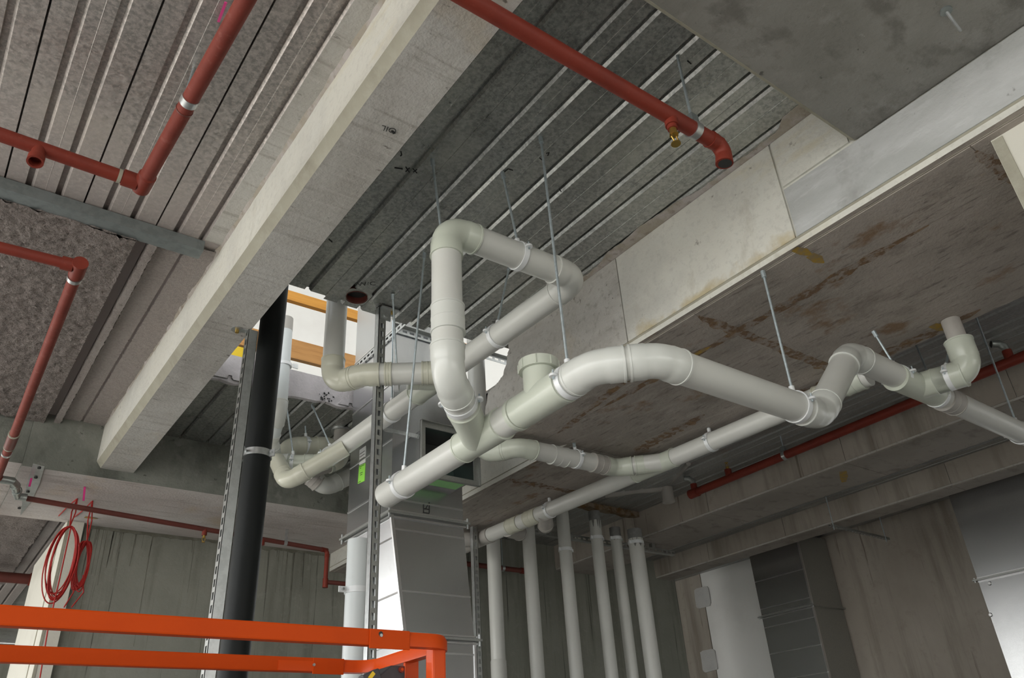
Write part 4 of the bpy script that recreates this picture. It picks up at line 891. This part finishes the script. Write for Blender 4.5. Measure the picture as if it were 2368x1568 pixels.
# right bay main
z6 = 3.69; u0, u1 = V3((5.076, 4.175, 3.690)), V3((5.005, 1.448, 3.690)); r6 = .032
t = thing('sprinkler_pipe', 'long dark red sprinkler main running beside the far beam in the right bay', 'pipe', u0)
d6 = (u1-u0).normalized(); MB().cyl(u0, u0+d6*6.0, r6, 24).build('pipe', 'red', t); sock(t, u0+d6*.01, d6, r6, .09)
def upstub(p, brass_):
    p = V3(p); MB().cyl(p, p+V3((0, 0, .075)), r6*.85, 18).build('outlet_boss', 'red', t)
    if brass_: head(t, p+V3((0, 0, .07)), True, 1.1)
    else:
        mb = MB().tube([p+V3((0, 0, .07)), p+V3((-.005, 0, .10)), p+V3((-.02, .02, .125)), p+V3((-.05, .05, .13))], .024, 14); mb.build('open_bend', 'galv_fit', t)
        q_ = p+V3((-.05, .05, .13)); e_ = V3((-.03, .03, .005)).normalized(); MB().cyl(q_, q_+e_*.001, .020, 16).build('bend_mouth', 'dark', t)
upstub(u0+d6*.02, False); upstub(u0+d6*(V3((5.061, 3.775, 3.690))-u0).dot(d6), True); upstub(u0+d6*(V3((5.007, 1.534, 3.690))-u0).dot(d6), False)
cq = u0+d6*(V3((5.051, 3.224, 3.690))-u0).dot(d6)
t2 = thing('sprinkler_hanger', 'dark bracket with a silver band on the red main in the right bay', 'pipe hanger', (cq.x, cq.y, DZ), 'sprinkler pipe hangers')
sp_hanger(t2, cq, d6, r6, (cq.x, cq.y, DZ))
# far left
p = V3((0.657, 9.172, 3.700)); t = thing('sprinkler_pipe', 'red sprinkler pipe in the far bay at the left edge', 'pipe', p)
MB().cyl(p-V3((1.5, 0, 0)), p+V3((1.6, 0, 0)), .05, 18).build('pipe', 'red_dark', t); sock(t, p+V3((.3, 0, 0)), (1, 0, 0), .05, .1)

# ------------------------------------------------------------------ steel angle under the left deck
ax1 = .668; ya = 3.07
t = thing('steel_angle', 'grey steel angle fixed across the left deck where the spray begins', 'angle', (.1, ya, DZ))
MB().box((-1.8, ya, DZ-.058), (ax1, ya+.005, DZ-.005)).build('upright_leg', 'grey_angle', t, smooth=False)
MB().box((-1.8, ya+.005, DZ-.058), (ax1, ya+.075, DZ-.053)).build('bottom_leg', 'grey_angle', t, smooth=False)
sp_ = MB(); rnd = random.Random(5); pts = []
for i in range(120): pts.append((-1.7+2.1*i/119, ya+.073+rnd.uniform(-.004, .006), DZ-.054+rnd.uniform(-.006, .004)))
sp_.tube(pts, .006, 6); o = sp_.build('spray_crust', 'spray', t)

# ------------------------------------------------------------------ duct on the right wall and the big one at the edge
def wall_duct(label, x0, y0, y1, x1, zt, seams, joint):
    t = thing('wall_duct', label, 'duct', (x0, y0, 0))
    MB().box((x0, y0, 0), (x1, y1, zt)).build('duct_body', 'duct_dull', t, smooth=False)
    MB().box((x0-.003, y0, 0), (x0+.001, y1, zt)).build('side_sheet', 'duct', t, smooth=False)
    for z in seams: MB().box((x0-.008, y0, z), (x0, y1, z+.01)).build('panel_seam', 'duct_edge', t, smooth=False)
    for z in joint:
        fo = MB().box((x0-.035, y0-.035, z-.006), (x1, y1+.035, z+.006)).build('flange_joint', 'duct_dull', t, smooth=False)
        for k in (-.02, .012): MB().box((x0-.014, y0-.014, z+k), (x0, y1, z+k+.008)).build('flange_bead', 'duct_edge', fo, smooth=False)
        for cy in (y0-.02, y1+.02): MB().cyl((x0-.02, cy, z-.02), (x0-.02, cy, z+.02), .007, 8).build('corner_bolt', 'zinc', fo)
    MB().box((x0-.005, y0-.005, 0), (x0+.02, y0+.01, zt)).build('corner_seam', 'duct_edge', t, smooth=False)
    return t
yc_ = (7.400, 4.824, 3.077)[1]; yl = (7.400, 5.457, 3.200)[1]
wall_duct('grey sheet-metal duct standing against the right wall beside the panel whitened to look lit', 7.4, yc_, yl, XW-.02, 3.82,
    [(7.400, 5.147, 3.438)[2], (7.400, 5.170, 3.153)[2], (7.400, 5.115, 2.961)[2], (7.400, 5.135, 2.699)[2], (7.400, 5.063, 2.445)[2]], [(7.400, 5.164, 3.077)[2]])
yl = (7.400, 3.174, 2.962)[1]
t = wall_duct('large shiny galvanised duct at the lower right edge', 7.4, -1.4, yl, XW-.02, 3.82, [], [(7.400, 2.996, 2.966)[2]])
for px in ((2288, 1352), (2290, 1420)): pass
for P in ((7.400, 3.088, 2.921), (7.400, 3.168, 2.677)): MB().cyl((7.388, P[1], P[2]), (7.398, P[1], P[2]), .012, 12, .018).build('dimple', 'duct_edge', t)

# ------------------------------------------------------------------ scissor lift in the foreground
t = thing('scissor_lift', 'orange guard rails and control box of a scissor lift in the lower left foreground', 'lift', (0, 2.4, 0))
yn, yf = 2.0, (0.217, 2.482, 2.000)[1]; zt = 2.0; xe = (1.258, 2.050, 1.994)[0]+.012; rh, rw = .040, .030
hh = .042
MB().box((-1.7, yn-.015, zt-hh), ((1.094, 2.000, 1.989)[0], yn+.015, zt)).build('near_rail', 'orange', t, smooth=False, bevel=.004)
MB().box(((1.006, 2.000, 1.990)[0], yn-.020, zt-hh-.008), ((1.127, 2.000, 1.990)[0], yn-.016, zt-.001)).build('rail_sleeve', 'orange', t, smooth=False, bevel=.0015)
bx = (1.038, 2.000, 1.983); MB().cyl((bx[0], yn-.024, bx[2]), (bx[0], yn-.019, bx[2]), .0045, 6).build('bolt', 'galv_fit', t); MB().cyl((bx[0], yn-.0205, bx[2]+.004), (bx[0], yn-.0195, bx[2]+.004), .0065, 12).build('bolt_slot', 'dark', t)
MB().box((-1.7, yf-.015, zt-hh), ((1.142, 2.532, 2.000)[0], yf+.015, zt)).build('far_rail', 'orange', t, smooth=False, bevel=.004)
xa_ = (1.080, 2.593, 2.000)[0]; MB().box((xa_-.02, yf-.02, zt-hh-.006), ((1.164, 2.526, 2.000)[0], yf-.016, zt-.001)).build('rail_sleeve', 'orange', t, smooth=False, bevel=.0015)
bx = (1.062, 2.473, 1.975); MB().cyl((bx[0], yf-.024, zt-.022), (bx[0], yf-.019, zt-.022), .0045, 6).build('bolt', 'galv_fit', t)
R_ = .07; pts = []                                       # rounded end rail joining the two
for i in range(9):
    a = -PI/2+PI/2*i/8; pts.append((xe-R_+R_*math.cos(a), yn+R_+R_*math.sin(a), zt-hh/2))
for i in range(9):
    a = PI/2*i/8; pts.append((xe-R_+R_*math.cos(a), yf-R_+R_*math.sin(a), zt-hh/2))
pts = [((1.114, 2.000, 1.990)[0]-.05, yn, zt-hh/2)]+pts+[(xe-R_-.25, yf, zt-hh/2)]
def ribbon(pts, w_, h_, nm, m):                          # rectangular tube along a level path
    mb = MB(); prev = None; P = [V3(p) for p in pts]
    for i, p in enumerate(P):
        d = (P[min(i+1, len(P)-1)]-P[max(i-1, 0)]).normalized(); s_ = d.cross(V3((0, 0, 1))).normalized()*w_/2; k = V3((0, 0, h_/2))
        ring = [mb.bm.verts.new(v) for v in (p-s_-k, p-s_*1.0+k*.35, p-s_*.6+k, p+s_*.6+k, p+s_+k*.35, p+s_-k)]
        if prev:
            for j in range(6): mb.bm.faces.new((prev[j], prev[(j+1) % 6], ring[(j+1) % 6], ring[j]))
        else: mb.bm.faces.new(ring[::-1])
        prev = ring
    mb.bm.faces.new(prev); return mb.build(nm, m, t)
ribbon(pts, .034, hh-.004, 'end_rail', 'orange_lit')
xp = xe-.030
MB().box((xp-.022, yn+.012, 1.0), (xp+.022, yn+.052, zt-.03)).build('corner_post', 'orange_lit', t, smooth=False, bevel=.006)
MB().box((xp-.022, yf-.06, 1.0), (xp+.01, yf-.02, zt-.06)).build('corner_post', 'orange', t, smooth=False, bevel=.006)
for x_ in (-1.6, -.3):
    for y_ in (yn+.02, yf-.02): MB().box((x_-.02, y_-.02, .95), (x_+.02, y_+.02, zt-.03)).build('post', 'orange', t, smooth=False, bevel=.004)
ga, gb = V3((1.259, 2.240, 1.963)), V3((1.306, 2.240, 1.975)); MB().prism([(ga.x, 2.24, 1.2), (gb.x, 2.24, 1.2), (gb.x, 2.24, gb.z), (ga.x, 2.24, ga.z)], (0, .012, 0)).build('gate_plate', 'orange_lit', t, smooth=False, bevel=.002)
cx0 = V3((1.097, 2.120, 1.895)); cx1 = V3((1.192, 2.120, 1.932)); cx2 = V3((1.147, 2.120, 1.932))
o = MB().prism([(cx0.x-.01, 2.12, cx0.z-.30), (cx1.x, 2.12, cx1.z-.32), (cx1.x, 2.12, cx1.z), (cx2.x, 2.12, cx2.z), (cx0.x, 2.12, cx0.z)], (0, .12, 0)).build('control_box', 'charcoal', t, smooth=False, bevel=.004)
bt = V3((1.178, 2.120, 1.921)); MB().cyl((bt.x, 2.113, bt.z), (bt.x, 2.12, bt.z), .0085, 20).build('red_button', 'red', o); MB().cyl((bt.x, 2.110, bt.z), (bt.x, 2.114, bt.z), .004, 10).build('button_cap', 'orange_lit', o)
jt_ = V3((1.068, 2.090, 1.901)); MB().obox(jt_+V3((-.025, 0, -.018)), jt_+V3((.022, 0, .002)), .03, .03).build('toggle_guard', 'charcoal', o, smooth=False, bevel=.003); MB().obox(jt_+V3((-.012, -.016, -.012)), jt_+V3((.001, -.016, .003)), .006, .010).build('toggle_mark', 'yellow', o, smooth=False)
MB().box((-1.75, yn-.04, .86), (xe, yf+.04, .98)).build('platform', 'grey_angle', t, smooth=False)
for k in range(3):
    for y_ in (yn+.05, yf-.05):
        MB().obox((-1.5, y_, .30+.2*k), (.8, y_, .46+.2*k), .04, .05).build('scissor_arm', 'grey_angle', t, smooth=False); MB().obox((-1.5, y_+.045, .46+.2*k), (.8, y_+.045, .30+.2*k), .04, .05).build('scissor_arm', 'grey_angle', t, smooth=False)
MB().box((-1.7, yn, .12), (1.0, yf, .30)).build('chassis', 'orange', t, smooth=False)
for x_ in (-1.3, .6):
    for y_ in (yn-.01, yf-.04): MB().cyl((x_, y_, .125), (x_, y_+.06, .125), .125, 24).build('wheel', 'charcoal', t)

# ------------------------------------------------------------------ red cable coils and bits on the back beam soffit
def coil(label, hook, px_c, hx, hz, nl, seed, tails, group='coils of red cable under the back beam'):
    rnd = random.Random(seed); hook = V3(hook); c = V3(px_c); t = thing('cable_coil', label, 'cable', hook, group)
    mb = MB()
    for k in range(nl):
        ex, ez, dx, dz = hx*rnd.uniform(.72, 1.06), hz*rnd.uniform(.9, 1.04), rnd.uniform(-.08, .08)*hx, rnd.uniform(-.06, .02)*hz; tw = rnd.uniform(-.10, .10)*(1 if hx > .05 else 3.0); P = []
        for i in range(41):
            a = 2*PI*i/40; x, z = ex*math.sin(a), ez*math.cos(a)
            P.append((c.x+dx+x*math.cos(tw)+z*math.sin(tw)*.4, c.y+rnd.uniform(-.003, .003)+.012*math.sin(a+k), c.z+dz*(1-math.cos(a))+z+(hz-ez)*.9))
        mb.tube(P, .0042, 5)
    o = mb.build('cable_loops', 'cable', t); o['kind'] = 'stuff'
    topc = V3((c.x, c.y, c.z+hz))
    for s_ in (-.012, .012): MB().tube([hook, hook+(topc-hook)*.5+V3((s_, 0, 0)), topc], .0042, 6).build('hanging_tail', 'cable', t)
    for P in tails: MB().tube([V3(p) for p in P], .0042, 6).build('loose_end', 'cable', t)
    MB().cyl(hook, hook+V3((0, 0, .02)), .006, 8).build('hook', 'zinc', t)
coil('open oval coil of red cable hanging before the cream pier', (0.743, 5.836, 3.488), (0.725, 5.750, 3.044), .084, .225, 9, 2,
     [[(0.733, 5.750, 3.276), (0.734, 5.740, 2.955), (0.732, 5.730, 2.614), (0.746, 5.720, 2.349)], [(0.743, 5.836, 3.488), (0.715, 5.963, 3.470), (0.706, 6.264, 3.485)]])
coil('tangled bunch of red cable hanging against the wall corner', (0.838, 5.839, 3.488), (0.852, 5.800, 3.049), .040, .15, 16, 9,
     [[(0.871, 5.800, 2.981), (0.895, 5.800, 2.874), (0.844, 5.800, 2.776)], [(0.824, 5.800, 3.060), (0.837, 5.800, 2.869), (0.802, 5.800, 2.773)], [(0.838, 5.839, 3.488), (0.821, 5.994, 3.470), (0.804, 6.249, 3.485)]])
t = thing('steel_plate', 'bent galvanised plate with bolts under the joint at the far left', 'plate', (0.472, 5.660, 3.488))
P = [(0.394, 5.286, 3.484), (0.460, 5.308, 3.484), (0.484, 5.623, 3.484), (0.495, 6.017, 3.484), (0.480, 6.360, 3.484), (0.447, 6.041, 3.484), (0.417, 5.631, 3.484)]
MB().prism(P, (0, 0, .003)).build('plate', 'zinc', t, smooth=False)
for P in ((0.435, 5.326, 3.483), (0.445, 5.508, 3.483), (0.446, 5.806, 3.483), (0.449, 6.180, 3.483)): MB().cyl((P[0], P[1], P[2]-.008), (P[0], P[1], P[2]+.001), .010, 8).build('bolt', 'dark', t)
for lab, a, b_ in (('short pink tape hanging from the back beam above the oval coil', (0.738, 5.579, 3.488), (0.762, 5.684, 3.430)), ('pink tape hanging beside the bent steel plate', (0.423, 5.505, 3.470), (0.426, 5.546, 3.430))):
    tag(MB().obox(a, b_, .012, .003).build('pink_tape', 'pink'), lab, 'tape')
# cast-in anchor in the drop slab
t = thing('anchor_rod', 'bent steel anchor hanging from the drop slab at the top right', 'anchor', (2.100, 0.430, 3.600))
a, b_ = V3((2.100, 0.430, 3.600)), V3((2.162, 0.432, 3.550)); MB().tube([a, a+(b_-a)*.55+V3((0, 0, -.004)), b_], .005, 8).build('rod', 'zinc', t); MB().cyl(a-V3((0, 0, .006)), a, .018, 14).build('washer', 'grey_angle', t)
# marker writing
def write(txt, pos, right, size, parent, nrm=(0, 0, -1)):
    cu = bpy.data.curves.new('writing', 'FONT'); cu.body = txt; cu.size = size; cu.extrude = .0006; cu.offset = -size*.012; cu.align_x = 'CENTER'; cu.align_y = 'CENTER'
    o = bpy.data.objects.new('writing', cu); COL.objects.link(o); dg = bpy.context.evaluated_depsgraph_get()
    me = bpy.data.meshes.new_from_object(o.evaluated_get(dg)); bpy.data.objects.remove(o); bpy.data.curves.remove(cu)
    r_, n_ = V3(right).normalized(), V3(nrm); u_ = n_.cross(r_); me.transform(Matrix(((r_.x, u_.x, n_.x, pos[0]), (r_.y, u_.y, n_.y, pos[1]), (r_.z, u_.z, n_.z, pos[2]), (0, 0, 0, 1))))
    me.materials.clear(); me.materials.append(M['blackmark']); w_ = bpy.data.objects.new('marker_writing', me); COL.objects.link(w_); w_.parent = parent; w_['kind'] = 'stuff'; return w_
write('W/C', (1.444, 3.003, 3.846), (.80, -.6, 0), .046, ceiling)
write('OIL', (0.893, 1.740, 3.546), (-.97, .2, 0), .034, beamA)
for P in ([(0.903, 1.744, 3.547), (0.920, 1.745, 3.547)], [(0.920, 1.745, 3.547), (0.906, 1.740, 3.547)], [(0.920, 1.745, 3.547), (0.914, 1.752, 3.547)]): stroke(P, .002, 'blackmark', beamA)
for P in ([(1.154, 2.188, 3.848), (1.186, 2.177, 3.848)], [(1.190, 2.159, 3.848), (1.218, 2.178, 3.848)], [(1.206, 2.155, 3.848), (1.204, 2.184, 3.848)], [(1.220, 2.152, 3.848), (1.247, 2.166, 3.848)], [(1.236, 2.148, 3.848), (1.232, 2.169, 3.848)], [(1.129, 2.091, 3.848), (1.142, 2.106, 3.848), (1.141, 2.115, 3.848)],
          [(1.548, 1.983, 3.848), (1.553, 1.942, 3.848), (1.574, 1.938, 3.848)], [(1.558, 1.993, 3.848), (1.576, 1.993, 3.848), (1.573, 2.008, 3.848)], [(1.623, 1.818, 3.848), (1.649, 1.825, 3.848)], [(1.630, 1.784, 3.848), (1.637, 1.773, 3.848), (1.643, 1.790, 3.848)],
          [(1.813, 1.924, 3.848), (1.831, 1.933, 3.848)], [(1.131, 2.767, 3.848), (1.154, 2.780, 3.848)], [(1.788, 1.135, 3.848), (1.767, 1.133, 3.848)]):
    stroke(P, .0024, 'blackmark', ceiling)

# ochre paint smudges on the concrete
def smudge(pts, par):
    mb = MB(); mb.poly([V3(p) for p in pts]); return mb.build('paint_mark', 'paint_mark', par, smooth=False)
def strip_marks(P, wd_, par, seed):
    rnd = random.Random(seed); P = [V3(p) for p in P]
    for i in range(len(P)-1):
        d = P[i+1]-P[i]; s_ = V3((-d.y, d.x, 0)).normalized()*wd_
        smudge([P[i]-s_*rnd.uniform(.5, 1), P[i]+d*.5-s_*rnd.uniform(.6, 1.2), P[i+1]-s_*rnd.uniform(.1, .6), P[i+1]+s_*rnd.uniform(.1, .6), P[i]+d*.6+s_*rnd.uniform(.5, 1.1), P[i]+s_*rnd.uniform(.6, 1)], par)
strip_marks([(2.378, 1.265, 3.333), (2.465, 1.260, 3.333), (2.560, 1.262, 3.333)], .022, bB, 1)
strip_marks([(2.684, 2.050, 3.333), (2.686, 1.953, 3.333)], .012, bB, 2)
strip_marks([(3.430, 1.293, 3.333), (3.537, 1.275, 3.333)], .03, bB, 3)
strip_marks([(0.866, 6.226, 3.487), (0.953, 6.229, 3.487)], .03, bb, 4)
strip_marks([(5.528, 3.068, 3.594), (5.763, 3.216, 3.594)], .03, bB, 5)
# closing strip between the left deck and beam A
cs = MB().box((.665, -2, DZ-.006), (.745, 3.06, DZ+.0)).build('closing_strip', 'beam', ceiling, smooth=False)
mb = MB(); rnd = random.Random(31); prev = None
for i in range(140):
    y = .4+4.9*i/139; a = .006+.010*abs(noise.noise(V3((y*5, 4, 0))))+rnd.uniform(0, .004)
    cur = [(.746, y, DZ-.006-a*1.4), (.746-a*1.6, y, DZ-.005), (.746-a*1.6, y, DZ+.001), (.746, y, DZ+.001)]
    if prev: mb.hexa(prev, cur)
    prev = cur
mb.build('mortar_strip', 'mortar', ceiling, smooth=False)
# gaps of the ribs above the steel angle read as small dark plugs

# dark runs of water down the back wall and the soft joint at its head
mb = MB(); rnd = random.Random(77)
for i in range(46):
    x = rnd.choice([rnd.uniform(.92, 1.35), rnd.uniform(.92, 2.7), rnd.uniform(2.3, 2.72)]); L = rnd.choice([rnd.uniform(.03, .15), rnd.uniform(.1, .45), rnd.uniform(.3, .9)]); z = ZBB-.004; wd_ = rnd.uniform(.0012, .0028); dx = rnd.uniform(-.01, .01)
    mb.poly([(x-wd_*2, YW-.0015, z), (x+wd_*2, YW-.0015, z), (x+wd_+dx*.3, YW-.0015, z-.03), (x+wd_*.7+dx, YW-.0015, z-L), (x-wd_*.7+dx, YW-.0015, z-L), (x-wd_+dx*.3, YW-.0015, z-.03)])
o = mb.build('water_runs', 'water_run', wb, smooth=False); o['kind'] = 'stuff'
mb = MB(); prev = None
for i in range(80):
    x = .9+1.9*i/79; h_ = .018+.018*abs(noise.noise(V3((x*9, 2, 0))))+rnd.uniform(0, .008); cur = [(x, YW-.004, ZBB-h_), (x, YW-.002, ZBB+.002), (x, YW+.01, ZBB+.002), (x, YW+.01, ZBB-h_)]
    if prev: mb.hexa(prev, cur)
    prev = cur
mb.build('head_joint', 'water_run', wb, smooth=False)

# rust and water stains creeping out of the joints of the band beam
def stain_strip(p, q, wd_, seed):
    rnd = random.Random(seed); p, q = V3((*p, 0)), V3((*q, 0)); d = q-p; n_ = V3((-d.y, d.x, 0)).normalized(); n = 36; A = []; B = []
    for i in range(n+1):
        c_ = p+d*i/n; e = min(1, i/4, (n-i)/4)
        a = wd_*(.35+.65*abs(noise.noise(V3((i*.33, seed, 0))))*1.6+rnd.uniform(-.1, .1))*e+.004; b_ = wd_*(.35+.65*abs(noise.noise(V3((i*.33, seed, 5))))*1.6+rnd.uniform(-.1, .1))*e+.004
        A.append(c_+n_*a); B.append(c_-n_*b_)
    P = [V3((v.x, v.y, ZB-.0036-seed*.00004)) for v in A+B[::-1]]
    mb = MB(); n2_ = len(A)
    va = [mb.bm.verts.new(v) for v in P[:n2_]]; vb = [mb.bm.verts.new(v) for v in P[n2_:][::-1]]
    for i in range(n2_-1): mb.bm.faces.new((va[i], va[i+1], vb[i+1], vb[i]))
    mb.build('rust_stain', 'soffit_rust', bB, smooth=False)
for k, (p, q, wd_) in enumerate((((2.42, 1.80), (3.54, 1.80), .05), ((2.69, .9), (2.69, 2.7), .035), ((3.49, 1.1), (3.51, 2.25), .06), ((2.88, 3.83), (3.54, 3.83), .05), ((2.44, .60), (3.0, .60), .03), ((2.55, 2.2), (2.70, 3.1), .03), ((3.25, 2.5), (3.3, 3.1), .06))): stain_strip(p, q, wd_, k+1)
mb = MB(); rnd = random.Random(43)                        # sooty marks on the cut face of the opening
for cx in (1.52, 1.50, 1.84, 1.86):
    for i in range(9):
        x, z, r = cx+rnd.gauss(0, .022), DZ+.006+rnd.random()**2*.06, rnd.uniform(.003, .010); mb.poly([(x+r*math.cos(2*PI*j/8)*rnd.uniform(.6, 1.2), H1-.0165-rnd.random()*.001, z+r*math.sin(2*PI*j/8)*rnd.uniform(.6, 1.3)) for j in range(8)])
o = mb.build('soot_mark', 'blackmark', ceiling, smooth=False); o['kind'] = 'stuff'
